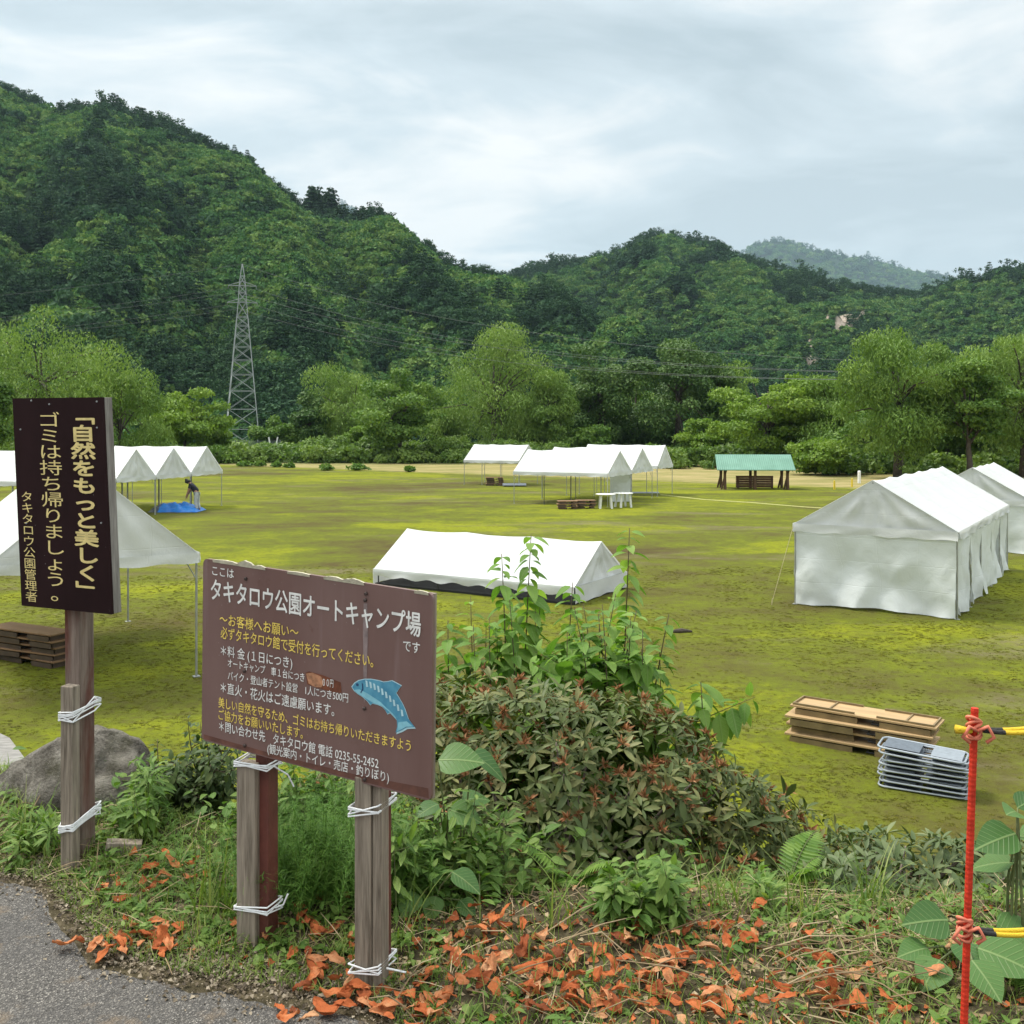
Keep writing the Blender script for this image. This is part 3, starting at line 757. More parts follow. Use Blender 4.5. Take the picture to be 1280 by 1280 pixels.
for i, (px, top, d, w, k_, f, lab) in enumerate([
    (345, 520, 140, 60, 'broad', F_OAK, 'low green tree right of the mesh fence, left of the narrow dark tree'), (412, 490, 146, 70, 'broad', F_OAK, 'green tree filling behind the narrow dark tree and the pale round willow'),
    (555, 500, 128, 80, 'willow', F_WIL, 'pale green tree between the bare trunked maple and the tallest willow'), (715, 480, 136, 90, 'broad', F_OAK, 'mid green tree behind the drooping willow and the dark dome'),
    (795, 455, 140, 90, 'broad', F_OAK, 'mid green tree behind and between the two dark domes'), (912, 448, 130, 95, 'willow', F_WIL2, 'grey green willow behind the left end of the green roofed shelter'),
    (880, 520, 112, 70, 'maple', F_MAP, 'low bright tree left of the green roofed shelter'), (1008, 455, 108, 115, 'maple', F_MAP, 'bright green spreading tree just right of the shelter roof'),
    (1075, 468, 104, 90, 'broad', F_OAK, 'mid green tree behind the leaning olive tree'), (1240, 470, 98, 110, 'willow', F_WIL2, 'olive tree behind the dark limbed tree at the right'),
    (735, 530, 118, 70, 'maple', F_OAK, 'low spreading tree behind the long centre tent'), (475, 520, 124, 70, 'maple', F_MAP, 'low bright tree tucked behind the bare trunked maple')]):
    tree('broad_tree', lab, 'tree', px, top, d, w, k_, 160 + i, f, low=0.0, n=11000)
for i, (px, top, d, w, f, lab) in enumerate([
    (405, 540, 118, 70, F_SHR, 'round green shrub at the foot of the narrow dark tree'),
    (455, 548, 114, 60, F_SHR, 'low green shrub left of the maple with the bare trunk'),
    (560, 552, 116, 80, F_SHR, 'wide green shrub right of the maple with the bare trunk'),
    (640, 549, 112, 60, F_SHR, 'green shrub just behind the farthest left tent of the centre'),
    (700, 553, 110, 55, F_SHR, 'green shrub behind the long white tent in the centre'),
    (862, 557, 100, 60, F_SHR, 'green shrub left of the green roofed shelter'),
    (820, 561, 102, 40, F_OAK, 'small dark shrub behind the last gable of the centre tents'),
    (350, 556, 120, 60, F_SHR, 'low shrub right of the pylon enclosure fence'),
    (265, 560, 108, 70, F_OAK, 'dark hedge like shrub in front of the pylon enclosure fence')]):
    tree('shrub', lab, 'shrub', px, top, d, w, 'shrub', 60 + i, f, trunk=False, low=0.0, group='shrubs along the far tree line')
# rough growth along the tree line
rng = np.random.default_rng(77)
n = 2600
ux = rng.uniform(-75, 75, n); uy = 108 + rng.random(n) * 38
uy = np.where(ux > 14, uy - 14 - 0.15 * (ux - 14), uy); uy = np.where(ux > 26, uy - 8, uy)
ps = 0.6 + 1.5 * rng.random(n) ** 2
FOL_UND = foliage('undergrowth_leaves', (0.055, 0.115, 0.02), (0.105, 0.185, 0.034), (0.17, 0.25, 0.055), tr=0.3, inst=True, nscale=0.06)
U = [clump_proto('undergrowth_a', 31, FOL_UND, 220, 0.9, 0.22), clump_proto('undergrowth_b', 32, FOL_UND, 220, 0.7, 0.20)]
gn_scatter('undergrowth', np.stack([ux, uy, np.full(n, FIELD) + 0.2 * ps], 1), rng.integers(0, 2, n), ps, rng.random(n) * 6.28, U)
# dark tussocks where the mowing stops
for i, (px, py, w) in enumerate([(308, 583, 20), (325, 583, 15), (345, 584, 16), (361, 585, 12), (410, 588, 24), (447, 588, 30), (512, 590, 14)]):
    tree('tussock', ['dark green tussock farthest left on the mown edge', 'second dark tussock from the left on the mown edge', 'third dark tussock, rounder, on the mown edge', 'small fourth tussock on the mown edge',
         'wide grassy tussock left of the maple trunk', 'longest grassy tussock in front of the maple trunk', 'tiny tussock right of the maple trunk'][i], 'tussock', px, py - 5.5, G(px, py)[1], w, 'shrub', 90 + i, F_OAK, trunk=False, low=0.0, n=700, group='tussocks on the mown edge')
# ================================================================== marquee tents
def tent(label, g0, along, L, W, eave, ridge, bays=3, seed=0, group=None, walls=(), skip=(), lowered=False, open_gable=False, poles=True, braces=True, name='event_tent', dark=(), zb=FIELD, val=0.2, guy=False):
    """g0: gable corner on the ground; along: unit direction of the ridge; the gable runs to the right of it as seen from outside"""
    a = norm(np.array([along[0], along[1]]))
    ctr = np.array(g0[:2]) + a * L / 2 + np.array([-a[1], a[0]]) * W / 2 * (1 if W > 0 else -1)
    W = abs(W)
    root = thing(name, label, 'tent', (ctr[0], ctr[1], zb), math.atan2(a[1], a[0]), group)
    nu, nv = bays * 14 + 1, 33
    u = np.linspace(0, 1, nu); v = np.linspace(-1, 1, nv)
    Uu, Vv = np.meshgrid(u, v, indexing='ij')
    fb = np.abs(np.sin(np.pi * Uu * bays))
    av = np.abs(Vv)
    sag = 0.085 * fb * (0.5 + 0.5 * np.sin(np.pi * av)) + 0.03 * np.sin(np.pi * av) * fb
    xx = (Uu - 0.5) * L; yy = Vv * W / 2
    zz = eave + (ridge - eave) * (1 - av) - sag + 0.022 * fbm(xx * 1.1 + seed, yy * 1.3, seed, 3) * np.clip(fb * 2, 0, 1)
    mesh_obj('roof', np.stack([xx.ravel(), yy.ravel(), zz.ravel()], 1), [grid_faces(nu, nv)], M['tent'], root, smooth=True)
    # hanging edge all round
    def strip(P0, P1, n, nm='valance', val=val, sc_=0.015):
        P0, P1 = np.array(P0, float), np.array(P1, float)
        out = norm(np.cross(P1 - P0, np.array([0, 0, 1.0])))
        s = np.linspace(0, 1, n); rows = []
        for q in range(4):
            h = q / 3
            off = 0.02 + 0.018 * np.sin(s * n * 0.55 + q) * h + 0.05 * h * fbm(s * 7 + seed, s * 0 + q * .3, seed + 4, 2)
            rows.append(P0 + (P1 - P0) * s[:, None] + out * off[:, None] + np.array([0, 0, 1.0]) * (0.012 - val * h + (sc_ * np.sin(s * n * 0.9) * h))[:, None])
        Vs = np.stack(rows, 1).reshape(-1, 3)
        mesh_obj(nm, Vs, [grid_faces(n, 4)], M['tent'], root, smooth=True)
    hx, hy = L / 2, W / 2
    strip((-hx, -hy, eave), (hx, -hy, eave), int(L * 9)); strip((hx, hy, eave), (-hx, hy, eave), int(L * 9), 'valance', .20 if lowered else val, .032 if lowered else .015)
    strip((hx, -hy, eave), (hx, hy, eave), int(W * 9)); strip((-hx, hy, eave), (-hx, -hy, eave), int(W * 9))
    # gable triangles
    for sgn in (-1, 1):
        n1_, n2_ = 33, 15
        s = np.linspace(-1, 1, n1_); tt = np.linspace(0, 1, n2_)
        Sg, Tg = np.meshgrid(s, tt, indexing='ij')
        zg = eave + Tg * (ridge - eave) * (1 - np.abs(Sg)) - 0.005
        ang = np.arctan2(zg - ridge, Sg * hy)
        wr = 0.06 * np.sin(ang * 14 + 2.0 * seed) * Tg * (1 - Tg) * 4 * (1 - np.abs(Sg)) + 0.16 * fbm(Sg * 2.1 + seed, zg * 1.5, seed + 7, 3) * np.sin(np.pi * np.clip(Tg, 0, 1)) * (1 - np.abs(Sg))
        xg = sgn * (hx - 0.02) - 0.02 * sgn + wr
        mesh_obj('gable_panel', np.stack([xg.ravel(), (Sg * hy).ravel(), zg.ravel()], 1), [grid_faces(n1_, n2_)], M['tent'], root, smooth=True)
    if poles:
        for k in range(bays + 1):
            for sg in (-1, 1):
                if (k, sg) in skip: continue
                x = -hx + L * k / bays; x = min(max(x, -hx + .03), hx - .03)
                mb = MB().tube([(x, sg * (hy - .03), 0.0), (x, sg * (hy - .03), eave - 0.01)], 0.02, 8)
                mb.box((x, sg * (hy - .03), 0.006), (0.11, 0.11, 0.012))
                mb.build('pole', M['pole_dark'] if (k, sg) in dark else M['pole'], root)
        mb = MB()
        for k in range(bays + 1):
            x = -hx + .11 + (L - .22) * k / bays
            mb.tube([(x, -hy + .03, eave - .02), (x, 0, ridge - .07)], 0.016, 6); mb.tube([(x, hy - .03, eave - .02), (x, 0, ridge - .07)], 0.016, 6)
            if braces:
                for sg in (-1, 1):
                    mb.tube([(x, sg * (hy - .03), eave - .42), (x, sg * (hy - .40), eave + (ridge - eave) * .37 / hy - .06)], 0.011, 6)
        for sg in (-1, 1): mb.tube([(-hx + .03, sg * (hy - .03), eave - .03), (hx - .03, sg * (hy - .03), eave - .03)], 0.016, 6)
        mb.tube([(-hx + .03, 0, ridge - .07), (hx - .03, 0, ridge - .07)], 0.016, 6)
        mb.build('roof_frame', M['pole'], root)
    def wall(P0, P1, ztop, n, sd, lift=0.05):
        P0, P1 = np.array(P0, float), np.array(P1, float)
        ln = np.linalg.norm(P1 - P0); out = norm(np.cross(P1 - P0, np.array([0, 0, 1.0])))
        s = np.linspace(0, 1, n); h = np.linspace(0, 1, 26)
        Sg, Hg = np.meshgrid(s, h, indexing='ij')
        x = Sg * ln
        hang = np.abs(np.sin(np.pi * x / 0.9))
        cr = 0.15 * fbm(x * 1.3 + 1.2 * Hg + sd, Hg * 1.6 - 0.5 * x, sd, 4) + 0.06 * np.sin(x * 5.2 + 1.6 * np.sin(x * 1.3 + sd) + Hg * 1.4) * (0.35 + 0.65 * Hg)
        cr2 = 0.045 * np.sin((x * 2.1 - Hg * 5.0) + sd) * np.sin(np.pi * Hg)
        off = (cr + cr2) * (0.3 + 0.7 * Hg) + 0.02 - 0.05 * np.sin(np.pi * Hg)
        z = ztop - 0.05 * hang * (1 - Hg) ** 2 - (ztop - lift - 0.03 * np.sin(x * 2.3 + sd)) * Hg
        Vw = P0 + (P1 - P0) * Sg[..., None] + out * off[..., None]
        Vw[..., 2] = z
        mesh_obj('wall_panel', Vw.reshape(-1, 3), [grid_faces(n, 26)], M['tent_wall'], root, smooth=True)
    zt = eave - val * 0.75
    if 'g0' in walls: wall((-hx + .02, hy - .05, 0), (-hx + .02, -hy + .05, 0), zt, int(W * 16), seed + 1)
    if 'g1' in walls: wall((hx - .02, -hy + .05, 0), (hx - .02, hy - .05, 0), zt, int(W * 16), seed + 2)
    if 'right' in walls:
        for k in range(bays): wall((-hx + L * k / bays + .04, -hy + .02, 0), (-hx + L * (k + 1) / bays - .04, -hy + .02, 0), zt, int(L / bays * 16), seed + 11 + k, 0.06)
    if 'left' in walls:
        for k in range(bays): wall((hx - L * k / bays - .04, hy - .02, 0), (hx - L * (k + 1) / bays + .04, hy - .02, 0), zt, int(L / bays * 16), seed + 31 + k, 0.06)
    if 'half' in walls: wall((-hx + 1.3, hy - .02, 0), (-hx + .1, hy - .02, 0), zt, 20, seed + 3, 0.04)
    if guy:
        mb = MB().tube([(-hx, hy, eave - .03), (-hx - .35, hy + 0.42, .0)], 0.007, 5)
        mb.tube([(-hx - .35, hy + 0.42, -.05), (-hx - .33, hy + 0.40, .14)], 0.012, 6)
        mb.build('guy_rope', M['guy'], root)
    return root
M['guy'] = plain('yellowed_rope', (0.50, 0.44, 0.26), 0.9)
# right: walled tent, corner nearest the camera is the right gable corner
gR, gL = G(1198, 775), G(992, 755)
gd = norm(gL[:2] - gR[:2]); ad = np.array([-gd[1], gd[0]]);  ad = ad if ad[1] > 0 else -ad
Wn = np.linalg.norm(gL[:2] - gR[:2])
tent('white tent with closed canvas walls and a guy rope, nearest on the right', gR, ad, 8.9, Wn, 1.90, 2.98, 5, 3, 'walled white tents', walls=('g0', 'right', 'left', 'g1'), guy=True)
g2 = gR[:2] + ad * 13.0 + gd * -0.25
tent('second walled white tent, behind the nearest one and cut by the right edge', g2, ad, 5.4, 3.6, 1.74, 2.80, 3, 9, 'walled white tents', walls=('g0', 'right', 'g1'))
# left foreground tent: gable faces the camera
c1, c0 = np.array([-5.27, 16.9]), np.array([-7.98, 15.2])
gd = norm(c0 - c1); ad = np.array([-gd[1], gd[0]]); ad = ad if ad[1] > 0 else -ad
tent('open white tent close behind the dark tall sign, largest on the left', c1, ad, 5.6, np.linalg.norm(c0 - c1), 2.08, 3.42, 3, 17, 'open white tents on the left', val=0.17, skip=((1, -1), (2, -1)))
# left far row of four, gables in one line
q0, q1 = np.array([-17.34, 44.0]), np.array([-15.13, 52.5])
rd = norm(q1 - q0); rw = np.linalg.norm(q1 - q0) / 3
ad = np.array([-rd[1], rd[0]]); ad = ad if ad[0] < 0 else -ad
for k, lab in enumerate(['fourth white tent of the far left row, mostly hidden behind the dark tall sign', 'white tent of the far left row whose gable shows right beside the dark tall sign',
                         'middle gabled white tent of the far left row above the blue tarp', 'white tent at the right end of the far left row']):
    g = q0 + rd * rw * (k - 1)
    tent(lab, g, ad, 5.4, -rw if False else rw * 1.0, 1.85, 3.12, 3, 40 + k, 'white tents in the far left row', dark=((1, -1), (1, 1)), val=0.2) if False else tent(lab, g + rd * rw, ad, 5.4, rw, 1.85, 3.12, 3, 40 + k, 'white tents in the far left row', dark=((1, -1), (2, 1)))
# centre group
rd = norm(np.array([1.6, 3.2])); ad = np.array([-rd[1], rd[0]])
b0 = np.array([4.9, 51.3])
tent('front open white tent of the centre group with white tables under it', b0 + rd * 3.6, ad, 5.4, 3.6, 1.72, 2.86, 3, 50, 'open white tents in the centre', dark=((1, 1), (2, 1), (2, -1)))
tent('open white tent of the centre group whose gable peeps out behind the front one', b0 + rd * 7.1, ad, 5.4, 3.5, 1.74, 2.92, 3, 51, 'open white tents in the centre', walls=('half',))
dC = G(841, 617); dD = dC[:2] - rd * 3.0
tent('open white tent farthest right in the centre group', dC[:2], ad, 5.0, 2.9, 1.80, 3.0, 3, 52, 'open white tents in the centre')
aC = G(651, 607)[:2]
tent('separate open white tent farthest left in the centre with a brown stack inside', aC + rd * 2.8, ad + np.array([-.08, 0.02]), 4.3, 3.2, 1.72, 2.80, 3, 53, 'open white tents in the centre')
# tent roof lowered onto the grass
cr_, cl_ = G(718, 757), G(467, 731)
ad = norm(cl_[:2] - cr_[:2]); gd = np.array([ad[1], -ad[0]]); gd = gd if gd[1] > 0 else -gd
low = tent('white tent lowered onto the grass with its legs folded under the roof', cr_[:2] + gd * 2.95, ad, np.linalg.norm(cl_[:2] - cr_[:2]), 2.95, 0.42, 1.36, 3, 60, None, poles=False, val=0.40, lowered=True)
mb = MB()
hx, hy = np.linalg.norm(cl_[:2] - cr_[:2]) / 2, 2.95 / 2
for k in range(4):
    x = -hx + .1 + (2 * hx - .2) * k / 3
    for sg in (-1, 1):
        mb.tube([(x, sg * (hy - .08), .42), (x + .3, sg * .35, .06)], 0.02, 6)
        mb.tube([(x, sg * (hy - .08), 0.0), (x, sg * (hy - .08), .42)], 0.018, 6)
for sg in (-1, 1): mb.tube([(-hx + .05, sg * (hy - .08), .39), (hx - .05, sg * (hy - .08), .39)], 0.018, 6)
mb.build('folded_frame', M['pole_dark'], low)
MB().box((0, 0, .03), (2 * hx - .06, 2 * hy - .04, .05)).build('shade_sheet', plain('black_shade', (0.012, 0.012, 0.012), .8), low)  # added black sheet standing in for the shade under the lowered roof

# ================================================================== green roofed shelter
M['brownwood'] = wood('brown_timber', (0.05, 0.03, 0.02), (0.13, 0.08, 0.05), 2, 3.0)
t = NT('green_sheet_roof'); o = t.obj()
wv = t.n('ShaderNodeTexWave'); wv.inputs['Scale'].default_value = 2.4; wv.bands_direction = 'X'; t.l(o, wv.inputs['Vector'])
gcol = t.ramp(t.noise(o, 1.2, 6), [(0.3, (0.085, 0.22, 0.155)), (0.7, (0.13, 0.29, 0.215))])
M['greenroof'] = t.done(t.pr(gcol, 0.45, normal=t.bump(wv.outputs['Fac'], 0.4, 0.04)))
sh0 = G(941, 611)
sh = thing('open_shelter', 'brown timber shelter with a green sheet roof at the field edge', 'shelter', tuple(sh0), R(-4))
d0 = sh0[1]; k = d0 / F
Lh = 95 * k / 2
mb = MB()
for sg in (-1, 1):
    p = [(-Lh, sg * 1.35, 25 * k), (Lh, sg * 1.35, 25 * k), (Lh - .05, 0, 43.0 * k), (-Lh + .05, 0, 43.0 * k)]
    p = np.array(p); V = np.concatenate([p, p - np.array([0, 0, .06])])
    mb.add(V, BOXF)
bevel(mb.build('roof', M['greenroof'], sh), .01)
for x, sg in [(-Lh * .78, -1), (0, -1), (Lh * .82, -1), (-Lh * .78, 1), (0, 1), (Lh * .82, 1)]:
    MB().bar((x, sg * .95, 0), (x, sg * .95, 28 * k), .16).build('post', M['brownwood'], sh)
mb = MB()
for x in (-Lh * .78, Lh * .82):
    for sg in (-1, 1):
        mb.bar((x + .02, sg * 1.12, 0), (x + .02, sg * .80, 28 * k), .13); mb.bar((x - .22, sg * .95 + .02, 0), (x + .1, sg * .95 + .02, 25 * k), .11)
for sg in (-1, 1): mb.bar((-Lh * .95, sg * .95, 26.4 * k), (Lh * .95, sg * .95, 26.4 * k), .12)
for x in (-Lh * .78, 0, Lh * .82): mb.bar((x, -.9, 26.2 * k), (x, .9, 26.2 * k), .11)
mb.build('braced_frame', M['brownwood'], sh)
mb = MB()
for i in range(5): mb.box((0.15, .25, .15 + .155 * i), (46 * k, .10, .14))
for x in (-20 * k, 0, 22 * k): mb.box((0.15 + x, .36, .4), (.12, .12, .85))
mb.build('back_rail', plain('reddish_planks', (0.13, 0.06, 0.04), .8, 0, .3, 4), sh)

# ================================================================== pylon and cables
PD = 160.0
pb = np.array([(303 - 640) / F * PD, PD, FIELD])
def pyz(py): return CAMZ - (py - HZ) / F * PD - FIELD
py_ = thing('transmission_tower', 'grey steel lattice transmission tower in front of the wooded hill', 'pylon', tuple(pb), R(14))
top = pyz(330)
def half(z): return np.interp(z, [0, pyz(380), pyz(352), top], [2.75, .66, .45, .05])
mb = MB()
lv = [0, 3.4, 6.6, 9.5, 12.1, 14.4, 16.5, 18.3, 19.9, 21.3, pyz(377), pyz(366), pyz(357), pyz(345), top]
cn = [(-1, -1), (1, -1), (1, 1), (-1, 1)]
for i in range(len(lv) - 1):
    z0, z1 = lv[i], lv[i + 1]; h0, h1 = half(z0), half(z1)
    for j in range(4):
        a, b = cn[j], cn[(j + 1) % 4]
        mb.bar((a[0] * h0, a[1] * h0, z0), (a[0] * h1, a[1] * h1, z1), .145 if z0 < 20 else .10)
        mb.bar((a[0] * h0, a[1] * h0, z0), (b[0] * h1, b[1] * h1, z1), .05)
        mb.bar((b[0] * h0, b[1] * h0, z0), (a[0] * h1, a[1] * h1, z1), .07)
        mb.bar((a[0] * h1, a[1] * h1, z1), (b[0] * h1, b[1] * h1, z1), .07)
mb.build('lattice_body', M['lattice'], py_)
ARM = []
for zz, hw in ((pyz(357), 2.15), (pyz(378), 2.3)):
    mb = MB()
    for sg in (-1, 1):
        for yy in (-.3, .3): mb.bar((0, yy, zz), (sg * hw, 0, zz - .05), .09); mb.bar((0, yy, zz + .7), (sg * hw, 0, zz), .06)
        ARM.append((sg * hw, zz - .5))
    arm = mb.build('crossarm', M['lattice'], py_)
    for sg in (-1, 1):
        mb = MB()
        for q in range(5): mb.tube([(sg * hw, 0, zz - .08 - q * .09), (sg * hw, 0, zz - .14 - q * .09)], [.09, .05], 8)
        mb.build('insulator', M['lattice'], arm)
for j in range(4):
    MB().box((cn[j][0] * 2.75, cn[j][1] * 2.75, .1), (.5, .5, .6)).build('footing', m_conc, py_)
ca, sa = math.cos(R(14)), math.sin(R(14))
ep = P(1128, 440, 84.0)
i = 0
for (ax, az) in ARM + [(0.0, top)]:
    st = pb + np.array([ax * ca, ax * sa, az])
    en = np.array([ep[0] + ax * .5, ep[1], 5.2 + (az - 22) * .22])
    far = st + np.array([-150, 20, -4.0])
    for e, nm, sagk in ((en, 'cable running right from the tower', 3.0), (far, 'cable running left from the tower', 4.0)):
        s = np.linspace(0, 1, 40)[:, None]
        p = st + (e - st) * s; p[:, 2] -= (4 * sagk * s * (1 - s))[:, 0]
        which = ['upper left arm', 'upper right arm', 'lower left arm', 'lower right arm', 'tower tip'][i // 2]
        tag(MB().tube(p, .014, 4).build('power_cable', M['cable'], None), 'thin grey %s hung from the %s' % (nm, which), 'cable', 'power cables of the tower')
        i += 1
up = thing('utility_pole', 'wooden cable pole standing among the olive trees on the right', 'pole', (ep[0], ep[1], FIELD))
MB().tube([(0, 0, 0), (0, 0, 9.6)], [.16, .11], 10).build('shaft', M['trunk_grey'], up)
mb = MB(); mb.bar((-1.2, 0, 8.9), (1.2, 0, 8.9), .12); mb.bar((-1.1, 0, 7.7), (1.1, 0, 7.7), .12); mb.build('crossarm', M['trunk_grey'], up)
# fence round the tower foot
fa, fb_ = P(266, 0, 128.0), P(350, 0, 128.0)
fe = thing('mesh_fence', 'grey mesh fence around the foot of the transmission tower', 'fence', ((fa[0] + fb_[0]) / 2, 128, FIELD))
w = (fb_[0] - fa[0]) / 2
m_mesh = plain('grey_mesh', (0.16, 0.19, 0.19), .6, .2)
mb = MB()
for zq in np.linspace(.1, 2.1, 11): mb.bar((-w, 0, zq), (w, 0, zq), .03)
for xq in np.linspace(-w, w, 110): mb.bar((xq, 0, 0), (xq, 0, 2.1), .02)
mb.build('mesh_panel', m_mesh, fe)
for xq in np.linspace(-w, w, 7): MB().tube([(xq, .06, 0), (xq, .06, 2.25)], .045, 6).build('post', M['lattice'], fe)
m_wp = plain('white_paint', (0.78, 0.78, 0.76), .5)
for px, py0, py1, d, lab in [(337, 567, 546, 126.5, 'white marker post left of a pair beside the mesh fence'), (346, 567, 546, 126.5, 'white marker post right of a pair beside the mesh fence')]:
    b = P(px, 0, d); b[2] = FIELD
    mb = MB().tube([(0, 0, 0), (0, 0, 2.0), (.12 if px > 340 else -.12, 0, 2.6)], .09, 8); o = mb.build('marker_post', m_wp, None); o.location = b
    tag(o, lab, 'post', 'white posts by the tower')
b = P(255.5, 0, 118.0); b[2] = FIELD
o = MB().tube([(0, 0, 0), (0, 0, 3.3)], .07, 8).build('marker_post', m_wp, None); o.location = b
tag(o, 'thin white post rising behind the right end of the far left tents', 'post')
b = G(1074, 604)
o = MB().tube([(0, 0, 0), (0, 0, .86), (0, 0, .9)], [.11, .11, .06], 10).build('marker_post', m_wp, None); o.location = b
tag(o, 'short thick white post under the olive trees right of the shelter', 'post')
m_yel = plain('yellow_plastic', (0.68, 0.50, 0.03), .45)
for px, py, lab in [(1043, 612, 'yellow marker stake nearer to the green roofed shelter'), (1065, 609, 'yellow marker stake beside the short white post'), (357, 574, 'small yellow marker stake in front of the mesh fence'), (464, 578, 'small yellow marker stake left of the maple trunk')]:
    b = G(px, py); s = .55 if py > 600 else .5
    o = MB().tube([(0, 0, 0), (0, 0, s), (0, 0, s + .05)], [.07, .055, .03], 8).build('marker_stake', m_yel, None); o.location = b
    tag(o, lab, 'marker', 'yellow marker stakes')
# pale rope line laid on the grass
pts = [G(px, py) + np.array([0, 0, .02]) for px, py in [(826, 619), (880, 625), (940, 629), (1000, 634), (1045, 637)]]
tag(MB().tube(pts, .035, 5).build('ground_rope', plain('pale_rope', (.42, .42, .16), .9), None), 'pale yellow rope lying straight across the grass below the shelter', 'rope')
b = G(50 * .2 + 1040 * .8 - 0, 790)
o = MB().tube([(-.25, .02, .02), (0, 0, .045), (.22, .05, .02)], [.025, .05, .02], 7).build('fallen_branch', M['trunk'], None); o.location = G(852, 791)
tag(o, 'short dark stick lying on the field right of the saplings', 'stick')

# ================================================================== stacked folding tables
def tabletop_mat(name, c): return wood(name, tuple(x * .75 for x in c), tuple(x * 1.15 for x in c), 0, 6.0, rough=.6)
M['tan'] = tabletop_mat('tan_tabletop', (0.42, 0.29, 0.15)); M['drk'] = plain('olive_apron', (0.19, 0.135, 0.062), .6, 0, .3, 4)
M['brn'] = tabletop_mat('brown_tabletop', (0.24, 0.145, 0.08)); M['drk2'] = plain('dark_brown_apron', (0.075, 0.048, 0.03), .7, 0, .3, 4)
def folded_table(L, W, H, mt, md, label, group):
    r = thing('folding_table', label, 'table', (0, 0, 0), 0, group)
    mb = MB(); mb.box((0, 0, H - .016), (L, W, .028)); bevel(mb.build('tabletop', mt, r), .004)
    mb = MB()
    for sg in (-1, 1):
        for x0, x1 in ((-L / 2 + .07, -.04), (.24, L / 2 - .07)): mb.box(((x0 + x1) / 2, sg * (W / 2 - .016), H * .42 - .02), (x1 - x0, .018, H * .72))
    for sg in (-1, 1): mb.box((sg * (L / 2 - .08), 0, H * .42 - .02), (.018, W - .1, H * .72))
    mb.build('apron', md, r)
    for sg in (-1, 1):
        mb = MB().tube([(sg * (L / 2 - .12), -W / 2 + .09, .014), (sg * .12, -W / 2 + .09, .014), (sg * .12, W / 2 - .09, .014), (sg * (L / 2 - .12), W / 2 - .09, .014)], .013, 6)
        mb.build('folded_leg', M['pole_dark'], r)
    return r
def stack(p, rz, n, L, W, H, mt, md, labels, group, seed):
    rng = np.random.default_rng(seed); proto_ = None
    for i in range(n):
        loc = (p[0] + rng.normal(0, .035), p[1] + rng.normal(0, .03), p[2] + i * H)
        a = rz + rng.normal(0, .022)
        if proto_ is None:
            proto_ = folded_table(L, W, H, mt, md, labels[i], group); proto_.location = loc; proto_.rotation_euler = (0, 0, a)
        else: dup(proto_, loc, a, labels[i], group)
a_, b_ = G(981, 925), G(1150, 955)
dv = norm(b_ - a_); cN = (a_ + b_) / 2 + np.array([-dv[1], dv[0], 0]) * .24 + dv * .08
stack(cN, math.atan2(dv[1], dv[0]), 4, 1.86, .47, .118, M['tan'], M['drk'],
      ['tan folding table at the bottom of the stack by the grey chairs', 'second tan folding table from the bottom of the stack by the grey chairs', 'second tan folding table from the top of the stack by the grey chairs', 'topmost tan folding table of the stack by the grey chairs'], 'stacked tan folding tables', 5)
a_, b_ = G(-30, 822), G(80, 839)
dv = norm(b_ - a_); cN = (a_ + b_) / 2 + np.array([-dv[1], dv[0], 0]) * .26
ordn = ['lowest', 'second lowest', 'middle', 'second highest', 'topmost']
stack(cN, math.atan2(dv[1], dv[0]), 5, 1.7, .5, .118, M['brn'], M['drk2'], ['%s dark brown folding table of the stack left of the tall sign post' % q for q in ordn], 'stacked dark brown folding tables', 6)
o3_ = ['lowest', 'middle', 'topmost']
for px0, px1, py, lab, sd_ in [(697, 722, 637, 'left', 7), (722, 745, 636, 'right', 8)]:
    a_, b_ = G(px0, py), G(px1, py); dv = norm(b_ - a_)
    stack((a_ + b_) / 2 + np.array([0, .3, 0]), .1, 3, 1.0, .55, .14, M['brn'], M['drk2'], ['%s brown folding table of the %s stack under the front centre tent' % (q, lab) for q in o3_], 'brown folding tables under the front centre tent', sd_)
a_, b_ = G(606, 607), G(631, 607.5)
stack((a_ + b_) / 2 + np.array([0, .3, 0]), .03, 4, 1.28, .5, .145, M['brn'], M['drk2'], ['%s brown folding table under the separate left centre tent' % q for q in ['lowest', 'second lowest', 'third', 'topmost']], 'brown folding tables under the separate tent', 9)

tt = [o for o in COL.objects if o.get('label', '').startswith('topmost tan folding')][0]
mb = MB()
for sg in (-1, 1):
    for x0, x1 in ((-.90, -.08), (.20, .90)): mb.box(((x0 + x1) / 2, sg * .205, .118 + .012), (x1 - x0, .02, .028))
    mb.box((sg * .89, 0, .130), (.02, .39, .028))
mb.box((-.42, 0, .125), (.02, .39, .016)); mb.box((.55, 0, .125), (.02, .39, .016))
mb.build('rim', M['drk'], tt)
# grey folding chairs piled flat
M['cfr'] = plain('pale_grey_tube', (0.42, 0.46, 0.50), .35, .55, .1, 10); M['cpl'] = plain('slate_plastic', (0.10, 0.12, 0.145), .45, 0, .2, 20); M['cpl2'] = plain('pale_slate_plastic', (0.22, 0.25, 0.28), .45, 0, .15, 20)
def rrect(x0, x1, y0, y1, z, r, n=5):
    pts = []
    for cx, cy, a0 in ((x1 - r, y0 + r, -90), (x1 - r, y1 - r, 0), (x0 + r, y1 - r, 90), (x0 + r, y0 + r, 180)):
        for q in range(n + 1):
            a = R(a0 + 90 * q / n); pts.append((cx + r * math.cos(a), cy + r * math.sin(a), z))
    return pts + [pts[0]]
ch0 = thing('folding_chair', 'x', 'chair', (0, 0, 0), 0, 'stacked grey folding chairs')
mb = MB().tube(rrect(-.48, .46, -.22, .22, .03, .08), .0125, 8); mb.tube(rrect(-.40, .50, -.19, .19, .018, .07), .0115, 8)
